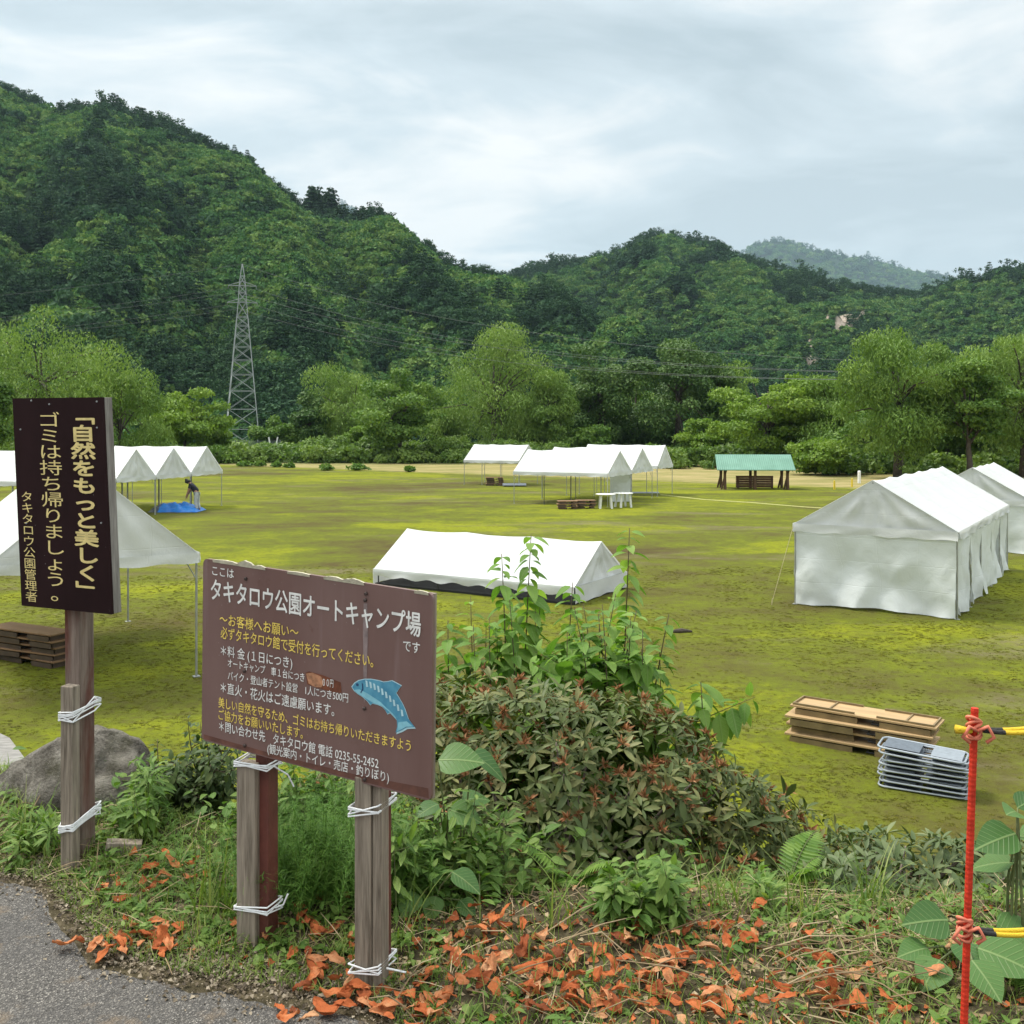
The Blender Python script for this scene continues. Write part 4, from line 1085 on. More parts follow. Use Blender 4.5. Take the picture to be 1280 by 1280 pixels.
mb.tube([(.18, -.22, .03), (.18, .22, .03)], .009, 6); mb.build('frame', M['cfr'], ch0)
def panel(x0, x1, w, z, cr):
    nu, nv = 9, 9
    Uu, Vv = np.meshgrid(np.linspace(0, 1, nu), np.linspace(-1, 1, nv), indexing='ij')
    Vt = np.stack([(x0 + (x1 - x0) * Uu).ravel(), (Vv * w / 2).ravel(), (z - cr * Vv ** 2).ravel()], 1)
    f = grid_faces(nu, nv); nb_ = len(Vt)
    return np.concatenate([Vt, Vt - np.array([0, 0, .034])]), np.concatenate([f, f[:, ::-1] + nb_])
v_, f_ = panel(-.42, -.02, .37, .05, .006); mesh_obj('seat', v_, [f_], M['cpl'], ch0, smooth=True)
v_, f_ = panel(.10, .43, .38, .05, .010); mesh_obj('backrest', v_, [f_], M['cpl2'], ch0, smooth=True)
a_, b_ = G(1102, 985), G(1205, 1003)
dv = norm(b_ - a_); cN = (a_ + b_) / 2 + np.array([-dv[1], dv[0], 0]) * .22
rng = np.random.default_rng(4)
cl = ['bottom', 'second from the bottom', 'third from the bottom', 'fourth from the bottom', 'fourth from the top', 'third from the top', 'second from the top', 'topmost']
for i in range(8):
    loc = (cN[0] + rng.normal(0, .02), cN[1] + rng.normal(0, .015), cN[2] + .004 + i * .060)
    lab = 'grey folding chair lying flat, %s of the pile by the tan tables' % cl[i]
    a = math.atan2(dv[1], dv[0]) + rng.normal(0, .03) + (math.pi if i % 2 and i < 6 else 0)
    tl = (0, R(2.5) if i > 5 else 0)
    if i == 0: ch0.location = loc; ch0.rotation_euler = (0, 0, a); ch0['label'] = lab
    else: dup(ch0, loc, a, lab, None, tl)

# white plastic tables under the front centre tent
m_pl = plain('white_plastic', (0.72, 0.73, 0.70), .4)
def garden_table():
    r = thing('plastic_table', 'x', 'table', (0, 0, 0), 0, 'white plastic tables under the front centre tent')
    MB().tube([(0, 0, .70), (0, 0, .725), (0, 0, .735)], [.50, .51, .49], 24).build('tabletop', m_pl, r)
    for k in range(4):
        a = R(45 + 90 * k); c_, s_ = math.cos(a), math.sin(a)
        MB().bar((c_ * .33, s_ * .33, .70), (c_ * .42, s_ * .42, 0), .10, .06).build('leg', m_pl, r)
    return r
gt = garden_table(); gt.location = G(757, 635.5); gt['label'] = 'white round plastic table left of two under the front centre tent'
dup(gt, tuple(G(779, 634)), .4, 'white round plastic table right of two under the front centre tent')
o = MB().add(*(lambda q: (q[0], q[1].tolist()))(panel(-.9, .9, 1.0, .06, .05))).build('dark_mat', M['cpl'], None); o.location = G(805, 616)
tag(o, 'dark folded mat on the grass behind the second centre tent', 'mat')
o = MB().add(*(lambda q: (q[0], q[1].tolist()))(panel(-.8, .8, .9, .22, .12))).build('dark_bundle', M['cpl'], None); o.location = G(643, 608)
tag(o, 'dark low bundle beside the brown stack in the separate centre tent', 'bundle')

# ================================================================== blue tarp and the person bending over it
tp0 = G(218, 640)
n1_, n2_ = 50, 34
Ug, Vg = np.meshgrid(np.linspace(-1, 1, n1_), np.linspace(-1, 1, n2_), indexing='ij')
el = np.clip(1 - np.abs(Ug) ** 3, 0, 1) * np.clip(1 - np.abs(Vg) ** 3, 0, 1)
ht = el * (0.20 + 0.30 * np.abs(fbm(Ug * 2.2, Vg * 2.2, 71, 3)) + 0.16 * np.abs(np.sin(Ug * 4 + Vg * 3 + 2 * fbm(Ug * 2, Vg * 2, 9, 2)))) + .02
xx = Ug * 1.18 + .12 * fbm(Vg * 2, Ug, 5, 3); yy = Vg * .85 + .15 * fbm(Ug * 2.5, Vg, 6, 3)
t = NT('blue_tarp'); o_ = t.obj()
bc = t.ramp(t.noise(o_, 2.0, 5), [(.3, (0.006, 0.11, 0.42)), (.7, (0.012, 0.20, 0.60))])
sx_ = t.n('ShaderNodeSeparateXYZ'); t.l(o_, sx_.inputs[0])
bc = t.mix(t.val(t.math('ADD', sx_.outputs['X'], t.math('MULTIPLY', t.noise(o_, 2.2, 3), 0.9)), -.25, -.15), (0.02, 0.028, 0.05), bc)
m_tarp = t.done(t.pr(bc, .35))
o = mesh_obj('tarp', np.stack([xx.ravel(), yy.ravel(), ht.ravel()], 1), [grid_faces(n1_, n2_)], m_tarp, None, smooth=True, loc=tuple(tp0 + np.array([0, .4, 0])))
tag(o, 'crumpled bright blue tarp on the grass under the far left tents', 'tarp')

def skin_body(name, joints, edges, radii, mat, parent, sub=2, root=0):
    me = bpy.data.meshes.new(name); me.from_pydata([tuple(j) for j in joints], edges, [])
    o = link(bpy.data.objects.new(name, me), parent)
    o.modifiers.new('skin', 'SKIN')
    for i, r in enumerate(radii):
        me.skin_vertices[0].data[i].radius = (r, r) if not isinstance(r, tuple) else r
        me.skin_vertices[0].data[i].use_root = (i == root)
    s = o.modifiers.new('sub', 'SUBSURF'); s.levels = sub; s.render_levels = sub
    me.materials.append(mat)
    return o
pp = thing('person', 'person in a dark shirt and pale trousers bending over the blue tarp', 'person', (-15.33, 48.75, FIELD), R(0))
m_skin = plain('skin', (0.30, 0.17, 0.11), .6); m_shirt = plain('dark_shirt', (0.014, 0.015, 0.026), .85); m_pants = plain('pale_trousers', (0.42, 0.45, 0.47), .8); m_hair = plain('black_hair', (0.010, 0.009, 0.009), .7)
# facing -X; hips at x=0.05, head forward and down
J = [(.05, 0, .93), (-.06, 0, 1.10), (-.20, 0, 1.27), (-.29, 0, 1.37), (-.36, 0, 1.43), (-.44, 0, 1.45), (-.50, 0, 1.42),
     (-.22, -.17, 1.30), (-.31, -.21, 1.02), (-.40, -.20, .78), (-.42, -.20, .68),
     (-.22, .17, 1.30), (-.33, .21, 1.03), (-.46, .19, .80), (-.49, .19, .70),
     (.06, -.10, .86), (.01, -.11, .48), (.08, -.11, .09), (-.08, -.12, .04),
     (.06, .10, .86), (.05, .12, .48), (.14, .12, .09), (-.02, .13, .04)]
E_ = [(0, 1), (1, 2), (2, 3), (3, 4), (4, 5), (5, 6), (2, 7), (7, 8), (8, 9), (9, 10), (2, 11), (11, 12), (12, 13), (13, 14), (0, 15), (15, 16), (16, 17), (17, 18), (0, 19), (19, 20), (20, 21), (21, 22)]
Rr = [.13, .125, .14, .07, .055, .095, .07, .07, .048, .036, .03, .07, .048, .036, .03, .095, .065, .045, .035, .095, .065, .045, .035]
skin_body('body', J, E_, Rr, m_skin, pp)
Js = [(.05, 0, .90), (-.06, 0, 1.10), (-.20, 0, 1.27), (-.27, 0, 1.35), (-.22, -.18, 1.30), (-.275, -.205, 1.12), (-.22, .18, 1.30), (-.29, .205, 1.13)]
skin_body('shirt', Js, [(0, 1), (1, 2), (2, 3), (2, 4), (4, 5), (2, 6), (6, 7)], [.175, .16, .165, .085, .088, .066, .088, .066], m_shirt, pp)
Jp = [(.03, 0, 1.0), (.06, -.10, .86), (.01, -.11, .48), (.08, -.11, .12), (.06, .10, .86), (.05, .12, .48), (.14, .12, .12)]
skin_body('trousers', Jp, [(0, 1), (1, 2), (2, 3), (0, 4), (4, 5), (5, 6)], [.145, .115, .085, .066, .115, .085, .066], m_pants, pp)
Jh = [(-.40, 0, 1.50), (-.47, 0, 1.50), (-.36, 0, 1.46)]
skin_body('hair', Jh, [(0, 1), (0, 2)], [.105, .09, .08], m_hair, pp)
for sg in (-1, 1):
    x0 = -.42 if sg < 0 else -.49; z0 = .68 if sg < 0 else .70; y0 = sg * .20
    for k in range(5):
        yy_ = y0 + (k - 2) * .017; ln = (.05, .075, .082, .075, .06)[k]
        mb = MB().tube([(x0, yy_, z0 + .01), (x0 - .012, yy_, z0 - ln * .55), (x0 + .004, yy_, z0 - ln)], [.010, .009, .006], 6)
        mb.build('finger', m_skin, pp, smooth=True)
# ================================================================== signs
_fc = {}
def glyphs(body, bold=0.0):
    """lettering as flat mesh, em = 1, baseline at 0"""
    key = (body, bold)
    if key not in _fc:
        cu = bpy.data.curves.new('lettering', 'FONT'); cu.body = body; cu.offset = bold; cu.resolution_u = 3
        o = bpy.data.objects.new('lettering', cu); COL.objects.link(o)
        bpy.context.view_layer.update()
        dg = bpy.context.evaluated_depsgraph_get()
        me = bpy.data.meshes.new_from_object(o.evaluated_get(dg))
        V = np.array([tuple(v.co) for v in me.vertices]); Fs = [tuple(p.vertices) for p in me.polygons]
        bpy.data.objects.remove(o); bpy.data.meshes.remove(me); bpy.data.curves.remove(cu)
        _fc[key] = (V, Fs)
    return _fc[key]
class Board:
    """a board given by three corner points; u to the right, v down"""
    def __init__(s, TL, TR, BL, base):
        s.TL, s.base = np.array(TL) - base, np.array(base)
        s.ex = norm(TR - TL); s.w = np.linalg.norm(TR - TL)
        dn = BL - TL; s.h = np.linalg.norm(dn); dn = norm(dn)
        s.n = norm(np.cross(s.ex, -dn)); s.n = s.n if s.n[1] < 0 else -s.n
        s.ez = dn
    def p(s, u, v, off=0.0):
        return s.TL + s.ex * (u * s.w) + s.ez * (v * s.h) + s.n * off
def text_line(bd, mb, body, p0, p1, hv, bold=0.0, off=0.0025):
    """set one line so that it starts at p0 and ends at p1 (left and right middle points), hv tall"""
    V, Fs = glyphs(body, bold)
    x0, x1 = V[:, 0].min(), V[:, 0].max()
    t_ = (V[:, 0] - x0) / (x1 - x0)
    u = p0[0] + (p1[0] - p0[0]) * t_
    v = p0[1] + (p1[1] - p0[1]) * t_ - (V[:, 1] - 0.38) / 0.93 * hv
    mb.add(bd.TL + u[:, None] * bd.w * bd.ex + v[:, None] * bd.h * bd.ez + off * bd.n, Fs)
def text_col(bd, mb, chars, top, bot, wu, bold=0.0, off=0.002, sq=1.0):
    n = len(chars)
    for i, ch in enumerate(chars):
        f = (i + .5) / n
        cu = top[0] + (bot[0] - top[0]) * f; cv = top[1] + (bot[1] - top[1]) * f
        if ch == ' ': continue
        V, Fs = glyphs(ch, bold)
        sh = (bot[1] - top[1]) / n * sq
        ox, oy = .5, .38
        if ch == '。': ox, oy = .28, .30
        u = cu + (V[:, 0] - ox) * wu; v = cv - (V[:, 1] - oy) * sh
        mb.add(bd.TL + u[:, None] * bd.w * bd.ex + v[:, None] * bd.h * bd.ez + off * bd.n, Fs)
def slab(bd, thick, u0=0, u1=1, v0=0, v1=1, off=0.0, r=0.0, n=4):
    """board-shaped solid, rounded corners, front face at off"""
    w, h = (u1 - u0) * bd.w, (v1 - v0) * bd.h
    pts = []
    if r > 0:
        for cx, cy, a0 in ((w - r, r, -90), (w - r, h - r, 0), (r, h - r, 90), (r, r, 180)):
            for q in range(n + 1):
                a = R(a0 + 90 * q / n); pts.append((cx + r * math.cos(a), cy + r * math.sin(a)))
    else: pts = [(0, 0), (w, 0), (w, h), (0, h)]
    fr = [bd.TL + bd.ex * (u0 * bd.w + x) + bd.ez * (v0 * bd.h + y) + bd.n * off for x, y in pts]
    bk = [p - bd.n * thick for p in fr]
    m = len(pts)
    return np.array(fr + bk), [tuple(range(m - 1, -1, -1)), tuple(range(m, 2 * m))] + [(i, (i + 1) % m, m + (i + 1) % m, m + i) for i in range(m)]
M['letter_w'] = plain('white_lettering', (0.74, 0.73, 0.70), .7, 0, .18, 30)
M['letter_y'] = plain('yellow_lettering', (0.80, 0.60, 0.12), .7, 0, .18, 30)
M['letter_c'] = plain('cream_lettering', (0.72, 0.58, 0.24), .7, 0, .15, 30)
M['greywood'] = wood('weathered_grey_wood', (0.10, 0.08, 0.06), (0.34, 0.285, 0.225), 2, 26.0)
M['greywood_x'] = wood('weathered_grey_edge', (0.10, 0.09, 0.08), (0.30, 0.28, 0.255), 2, 24.0)
M['brownpost'] = wood('faded_brown_paint_post', (0.10, 0.075, 0.06), (0.26, 0.20, 0.165), 2, 26.0, stain=(0.115, 0.042, 0.03))
M['redpost'] = plain('red_brown_paint', (0.115, 0.032, 0.022), .65, 0, .3, 12, .2)
# board paints
t = NT('faded_brown_panel'); pos = t.pos()
c_ = t.ramp(t.noise(pos, 3.0, 6, .6, .2, (1, 1, .25)), [(.3, (0.14, 0.074, 0.064)), (.68, (0.19, 0.116, 0.104))])
c_ = t.mix(t.val(t.noise(pos, 22, 4, .6, 0, (1, 1, .06)), .60, .80, 0, .45), c_, (0.26, 0.19, 0.19))
c_ = t.mix(t.val(t.noise(pos, 9, 6, .7, off=(4, 4, 0)), .62, .74, 0, .7), c_, (0.105, 0.045, 0.03))
c_ = t.mix(t.val(t.noise(pos, 90, 3, .6), .70, .76, 0, .6), c_, (0.32, 0.26, 0.24))
m_panel = t.done(t.pr(c_, .42, normal=t.bump(t.noise(pos, 8, 3), .05, .01)))
t = NT('dark_brown_panel'); pos = t.pos()
c_ = t.ramp(t.noise(pos, 5.0, 6, .6, .2, (1, 1, .4)), [(.3, (0.014, 0.0055, 0.006)), (.7, (0.024, 0.010, 0.011))])
c_ = t.mix(t.val(t.noise(pos, 70, 3, .6), .74, .78, 0, .7), c_, (0.30, 0.27, 0.25))
m_dark = t.done(t.pr(c_, .75, spec=.12))
m_peel = plain('peeling_white_edge', (0.52, 0.48, 0.36), .9, 0, .25, 40, .5)
m_bolt = plain('rusty_bolt', (0.07, 0.05, 0.045), .6, .5, .3, 60)
def twine(pts_, n_turn, r, seed, mbx, spread=.012):
    """several turns of twine round a closed outline"""
    rng = np.random.default_rng(seed); pts_ = np.array(pts_)
    for k in range(n_turn):
        o = rng.normal(0, spread); tilt = rng.normal(0, .012, len(pts_))
        q = pts_ + np.stack([np.zeros(len(pts_)), np.zeros(len(pts_)), o + tilt], 1)
        q = np.concatenate([q, q[:1]])
        # soften the corners
        fine = np.concatenate([q[i] + (q[i + 1] - q[i]) * np.linspace(0, 1, 6, endpoint=False)[:, None] for i in range(len(q) - 1)] + [q[-1:]])
        mbx.tube(fine, r, 6)
def post_box(mb, c, half_a, half_b, az, z0, z1, lean=(0, 0)):
    ca_, sa_ = math.cos(az), math.sin(az)
    ea, eb = np.array([ca_, sa_, 0]), np.array([-sa_, ca_, 0])
    V = []
    for z in (z0, z1):
        for sa2, sb2 in ((-1, -1), (1, -1), (1, 1), (-1, 1)):
            V.append(np.array([c[0] + lean[0] * (z - z0), c[1] + lean[1] * (z - z0), z]) + ea * sa2 * half_a + eb * sb2 * half_b)
    mb.add(np.array(V), BOXF)
    return ea, eb
def outline(c, half_a, half_b, az, z, g=.004):
    ca_, sa_ = math.cos(az), math.sin(az); ea, eb = np.array([ca_, sa_, 0]), np.array([-sa_, ca_, 0])
    return [np.array([c[0], c[1], z]) + ea * s1 * (half_a + g) + eb * s2 * (half_b + g) for s1, s2 in ((-1, -1), (1, -1), (1, 1), (-1, 1))]

# ---- wide information board
TL, TR = P(254, 698, 3.41), P(541, 742, 2.98)
BL = P(252, 925, 3.41)
zg1, zg2 = float(gz(-.86, 3.38)), float(gz(-.44, 3.12))
base = np.array([-.64, 3.25, 0.0])
isign = thing('information_board', 'wide faded brown notice board with white and yellow Japanese text and a blue fish', 'sign', tuple(base))
bd = Board(TL, TR, BL, base)
V, Fs = slab(bd, .012, r=.018)
board = mesh_obj('board', V, Fs, m_panel, isign)
V, Fs = slab(bd, .016, u0=.004, u1=.996, v0=.005, v1=.995, off=-.0125)
mesh_obj('backing_panel', V, Fs, M['greywood'], board)
# peeling edge
rng = np.random.default_rng(12)
mb = MB()
for u0, u1, hgt in ((.05, .17, .012), (.17, .245, .030), (.245, .30, .012), (.56, .64, .014), (.64, .73, .018), (.40, .5, .007), (.93, .985, .010)):
    n_ = 12; us = np.linspace(u0, u1, n_); prof = .45 * hgt * np.sin(np.pi * np.linspace(0.04, .96, n_)) * (0.85 + .3 * rng.random(n_))
    fr = [bd.p(u, 0.012, .0015) for u in us] + [bd.p(u, -pp_ / bd.h, .004) for u, pp_ in zip(us, prof)]
    bk = [q - bd.n * .008 for q in fr]
    Fq = [(i, i + 1, n_ + i + 1, n_ + i) for i in range(n_ - 1)]
    Fq += [(2 * n_ + a, 2 * n_ + d_, 2 * n_ + c2_, 2 * n_ + b_2) for a, b_2, c2_, d_ in Fq[:n_ - 1]] + [(n_ + i, n_ + i + 1, 3 * n_ + i + 1, 3 * n_ + i) for i in range(n_ - 1)] + [(i, 2 * n_ + i, 2 * n_ + i + 1, i + 1) for i in range(n_ - 1)]
    MB().add(np.array(fr + bk), Fq).build('peeling_edge', m_peel, board)
mw, my = MB(), MB()
LN = [(mw, 'ここは', (.048, .056), (.152, .057), .055, .012), (mw, 'タキタロウ公園オートキャンプ場', (.042, .160), (.956, .160), .118, .028), (mw, 'です', (.889, .273), (.954, .273), .058, .016),
      (my, '〜お客様へお願い〜', (.086, .313), (.452, .308), .064, .012), (my, '必ずタキタロウ館で受付を行ってください。', (.092, .386), (.770, .380), .066, .012),
      (mw, '＊料 金 (１日につき)', (.093, .483), (.426, .472), .060, .012), (mw, 'オートキャンプ　車１台につき', (.127, .543), (.480, .535), .046, .010), (mw, '００円', (.560, .537), (.605, .533), .044, .008),
      (mw, 'バイク・登山者テント設営　1人につき500円', (.128, .611), (.668, .590), .048, .010), (mw, '＊直火・花火はご遠慮願います。', (.094, .683), (.610, .669), .062, .014),
      (my, '美しい自然を守るため、ゴミはお持ち帰りいただきますよう', (.084, .768), (.922, .756), .058, .012), (my, 'ご協力をお願いいたします。', (.085, .833), (.475, .825), .058, .012),
      (mw, '＊問い合わせ先　タキタロウ館 電話 0235-55-2452', (.088, .895), (.795, .880), .058, .013), (mw, '(観光案内・トイレ・売店・釣りぼり)', (.317, .948), (.837, .936), .054, .012)]
for k, (mb_, body, a, b, hv, bo) in enumerate(LN):
    q = MB()
    for j, (sx, sy) in enumerate(((0, 0), (-1, 0), (1, 0), (0, 1), (0, -1))):      # heavier strokes
        du, dv = sx * bo * hv * .62 * bd.h / bd.w * .9, sy * bo * hv * .62
        text_line(bd, q, body, (a[0] + du, a[1] + dv), (b[0] + du, b[1] + dv), hv, 0.0, .0018 + .00015 * j)
    q.build('text_line', M['letter_w'] if mb_ is mw else M['letter_y'], board)
# rusted patch over the price
uv = [(.484, .508), (.50, .498), (.56, .503), (.636, .520), (.640, .572), (.60, .578), (.53, .572), (.492, .566)]
def flat_poly(bd, mb, uv, off): mb.add(np.array([bd.p(u, v, off) for u, v in uv]), [tuple(range(len(uv)))])
mb = MB(); flat_poly(bd, mb, uv, .0012); mb.build('rust_patch', plain('rust_stain', (0.15, 0.045, 0.02), .8, 0, .5, 30), board)
mb = MB(); flat_poly(bd, mb, [(.487, .512), (.515, .50), (.553, .512), (.566, .535), (.555, .566), (.528, .572), (.498, .560)], .0018); mb.build('rust_spot', plain('orange_rust', (0.36, 0.17, 0.09), .8, 0, .5, 60), board)
mb = MB(); flat_poly(bd, mb, [(.728, .10), (.742, .10), (.746, .25), (.744, .42), (.741, .56), (.733, .60), (.729, .44), (.726, .24)], .0008)
mb.build('water_streak', plain('pale_water_streak', (0.225, 0.17, 0.165), .6, 0, .35, 25), board)
mb = MB(); flat_poly(bd, mb, [(.01, .965), (.35, .972), (.7, .966), (.99, .94), (.992, .988), (.6, .994), (.2, .994), (.01, .99)], .0006)
mb.build('rusty_lower_edge', plain('rusty_edge', (0.12, 0.047, 0.032), .7, 0, .4, 20), board)
# blue fish
fish = [(.684, .530), (.696, .508), (.712, .492), (.735, .480), (.762, .473), (.79, .472), (.812, .474), (.828, .468), (.845, .459), (.882, .474), (.870, .497), (.862, .515), (.874, .536), (.886, .557), (.896, .580), (.904, .606), (.910, .625), (.936, .660), (.905, .671), (.886, .690), (.862, .708), (.868, .676), (.866, .645), (.852, .630), (.838, .616), (.828, .625), (.818, .606), (.806, .594), (.788, .590), (.768, .590), (.76, .600), (.748, .584), (.728, .568), (.71, .560), (.694, .548)]
cx_, cy_ = .80, .54
t = NT('fish_paint'); pos = t.pos()
m_fish = t.done(t.pr(t.ramp(t.noise(pos, 30, 4), [(.3, (0.045, 0.21, 0.34)), (.7, (0.10, 0.33, 0.46))]), .5))
m_belly = plain('fish_belly_paint', (0.22, 0.50, 0.60), .5, 0, .15, 40); m_spot = plain('fish_dark_paint', (0.015, 0.05, 0.13), .5, 0, .1, 40); m_scale = plain('fish_pale_spots', (0.42, 0.62, 0.68), .5, 0, .1, 40)
mb = MB(); flat_poly(bd, mb, [(cx_ + (u - cx_) * 1.03, cy_ + (v - cy_) * 1.05) for u, v in fish], .0012); fo = mb.build('fish_emblem', m_scale, board)
mb = MB(); flat_poly(bd, mb, fish, .0018); mb.build('fish_body', m_fish, board)
mb = MB()
flat_poly(bd, mb, [(.692, .543), (.715, .534), (.745, .545), (.775, .560), (.802, .575), (.826, .598), (.848, .616), (.864, .636), (.862, .642), (.838, .614), (.806, .592), (.770, .587), (.730, .567), (.708, .557)], .0022)
flat_poly(bd, mb, [(.872, .655), (.905, .640), (.930, .659), (.903, .668), (.884, .686), (.868, .700)], .0022)
mb.build('fish_belly', m_belly, board)
mb = MB(); mb2 = MB()
for k in range(10):
    u = .742 + .0158 * k; v = .497 + .0012 * k * k + .001 * k
    dx, dy = .009, .030
    flat_poly(bd, mb2, [(u - .003, v - dy * .5), (u + .005, v - dy * .5 + .002), (u + .009, v + dy * .5), (u + .001, v + dy * .5 + .003)], .0026)
flat_poly(bd, mb, [(.706 + .006 * math.cos(a), .513 + .008 * math.sin(a)) for a in np.linspace(0, 2 * math.pi, 9)[:-1]], .0026)
flat_poly(bd, mb, [(.724, .50), (.729, .502), (.731, .530), (.722, .552), (.719, .548), (.726, .528)], .0026)
mb.build('fish_dark_marks', m_spot, board); mb2.build('fish_pale_marks', m_scale, board)
mb = MB()
for u, v in [(.209, .073), (.735, .083), (.736, .624), (.211, .966), (.206, .568), (.739, .978), (.738, .05)]:
    c = bd.p(u, v, .001); mb.tube([c - bd.n * .002, c + bd.n * .004, c + bd.n * .006], [.006, .006, .003], 8)
mb.build('bolt', m_bolt, board)
# posts: grey splint tied to a red-brown post on the left, split grey post on the right
azp = math.atan2(bd.ex[1], bd.ex[0]) * .6
p1 = G(311, 1186, 0.0) - base; p1[2] = 0
mb = MB(); post_box(mb, p1 + np.array([0, .012, 0]), .035, .026, azp, -.25, .62); bevel(mb.build('splint', M['greywood'], isign), .004)
p1b = p1 + np.array([.052, .035, 0])
mb = MB(); post_box(mb, p1b, .024, .034, azp, -.25, 1.02); bevel(mb.build('post', M['redpost'], isign), .004)
p2 = G(463, 1236, 0.0) - base; p2[2] = 0
mb = MB(); post_box(mb, p2 + np.array([-.0135, .012, 0]), .0275, .030, azp, -.25, .66); post_box(mb, p2 + np.array([.031, .006, 0]), .0155, .030, azp, -.25, .655); bevel(mb.build('splint', M['greywood'], isign), .004)
p2b = p2 + np.array([.008, .075, 0])
mb = MB(); post_box(mb, p2b, .04, .03, azp, -.25, .98); bevel(mb.build('post', M['redpost'], isign), .004)
mb = MB()
cL = p1 + np.array([.026, .024, 0]); cR = p2 + np.array([.002, .038, 0])
for z, c, ha, hb, sd_ in ((.615, cL, .064, .052, 1), (.14, cL, .064, .052, 2), (.565, cR, .052, .072, 3), (.065, cR, .052, .072, 4)):
    twine(outline(c, ha - .006, hb - .006, azp, z), 4, .0026, sd_, mb, .006)
s_ = cL + np.array([.065, -.03, .14]); mb.tube([s_, s_ + np.array([.03, -.02, .02]), s_ + np.array([.045, -.02, .055])], .003, 6)
s_ = cR + np.array([.05, -.05, .07]); mb.tube([s_, s_ + np.array([.035, -.02, .004]), s_ + np.array([.062, -.02, -.002])], .003, 6)
s_ = cL + np.array([.06, -.03, .61]); mb.tube([s_, s_ + np.array([.05, -.02, -.02]), s_ + np.array([.07, -.02, -.06])], .0024, 6)
mb.build('twine', M['rope_white'], isign)

# ---- tall dark sign
TL, TR, BL = P(15.5, 498, 4.06), P(128, 496.5, 3.87), P(27, 757, 4.06)
base = np.array([-1.72, 4.02, float(gz(-1.72, 4.02))])
bz = base.copy(); bz[2] = 0
tsign = thing('notice_sign', 'tall dark brown sign with cream vertical Japanese lettering on a weathered post', 'sign', tuple(bz))
bd2 = Board(TL, TR, BL, bz)
V, Fs = slab(bd2, .010, r=.002, n=2)
b2 = mesh_obj('board', V, Fs, m_dark, tsign)
V, Fs = slab(bd2, .040, u0=.002, u1=.998, v0=.001, v1=.999, off=-.0105)
bevel(mesh_obj('board_frame', V, Fs, M['greywood_x'], b2), .002)
mc = MB()
for j, (sx, sy) in enumerate(((0, 0), (-1, 0), (1, 0), (0, 1), (0, -1), (-.7, .7), (.7, .7), (.7, -.7), (-.7, -.7))):
    text_col(bd2, mc, '﹁自然をもっと美しく﹂', (.775 + sx * .007, .045 + sy * .0027), (.763 + sx * .007, .938 + sy * .0027), .275, 0, .0015 + .00015 * j, sq=1.0)
mc.build('bold_lettering', M['letter_c'], b2)
mc = MB()
text_col(bd2, mc, 'ゴミは持ち帰りましょう。', (.410, .065), (.408, .972), .265, 0, sq=1.02)
text_col(bd2, mc, 'タキタロウ公園管理者', (.120, .445), (.124, .978), .145, 0, sq=1.02)
mc.build('thin_lettering', M['letter_c'], b2)
mb = MB()
for u, v in [(.22, .012), (.94, .02), (.93, .14), (.93, .58), (.42, .03), (.08, .15), (.1, .6)]:
    c = bd2.p(u, v, .0005); mb.tube([c - bd2.n * .002, c + bd2.n * .003], [.004, .003], 8)
mb.build('nail', M['lattice'], b2)
azs = R(-24)
pm_ = P(101, 1062, 4.03) - bz; pm_[2] = 0
zt = CAMZ - (600 - HZ) / F * 4.05
mb = MB(); ea_, eb_ = post_box(mb, pm_ + np.array([.0, .01, 0]), .042, .036, azs, -.35, zt, (-.008, 0)); bevel(mb.build('post', M['brownpost'], tsign), .005)
ps_ = P(88.5, 1072, 3.93) - bz; ps_[2] = 0
zs = CAMZ - (856 - HZ) / F * 3.93
mb = MB(); post_box(mb, ps_ + np.array([0, -.005, 0]), .028, .022, azs + .1, -.35, zs); bevel(mb.build('splint', M['greywood'], tsign), .004)
mb = MB()
for z, sd_ in ((CAMZ - (888 - HZ) / F * 3.95, 11), (CAMZ - (1027 - HZ) / F * 3.95, 12)):
    oo = [ps_ + np.array([-.035, -.028, z - .012]), ps_ + np.array([.025, -.040, z - .006]), pm_ + np.array([.066, -.026, z + .022]), pm_ + np.array([.068, .03, z + .02]), pm_ + np.array([-.02, .058, z]), ps_ + np.array([-.04, .02, z - .01])]
    twine(oo, 8, .0030, sd_, mb, .010)
s_ = pm_ + np.array([.066, -.02, CAMZ - (1018 - HZ) / F * 3.95])
mb.tube([s_, s_ + np.array([.022, -.01, .006]), s_ + np.array([.024, -.01, -.016]), s_ + np.array([.002, -.01, -.02])], .0025, 6)
mb.build('twine', M['rope_white'], tsign)

# ---- red marker rod with the yellow and black rope
rb = np.array([(1199 - 640) / F * 2.2, 2.2, 0.0]); rt_ = P(1218.5, 885, 2.2)
rod = thing('marker_rod', 'red painted ribbed steel rod standing upright at the right edge', 'marker', (rb[0], rb[1], 0))
rbot = np.array([(1193.5 - 640) / F * 2.2 - rb[0], 0, -.15]); rtop = rt_ - np.array([rb[0], rb[1], 0])
ns_ = 960; s = np.linspace(0, 1, ns_)
MB().tube(rbot + (rtop - rbot) * s[:, None], .0078 + .0004 * (np.sin(s * 2 * math.pi * 120) > .0), 10).build('shaft', M['red'], rod, smooth=False)
rod2 = dup(rod, (rb[0] + 1.93, rb[1] + .17, 0), 0, 'second red steel rod holding the far ends of the barrier ropes, beyond the right edge')
t = NT('yellow_black_rope'); o_ = t.obj(); sx_ = t.n('ShaderNodeSeparateXYZ'); t.l(o_, sx_.inputs[0])
w_ = t.math('SINE', t.math('MULTIPLY', sx_.outputs['X'], 46.0))
c_ = t.mix(t.val(w_, .18, .24), (0.62, 0.42, 0.015), (0.018, 0.017, 0.016))
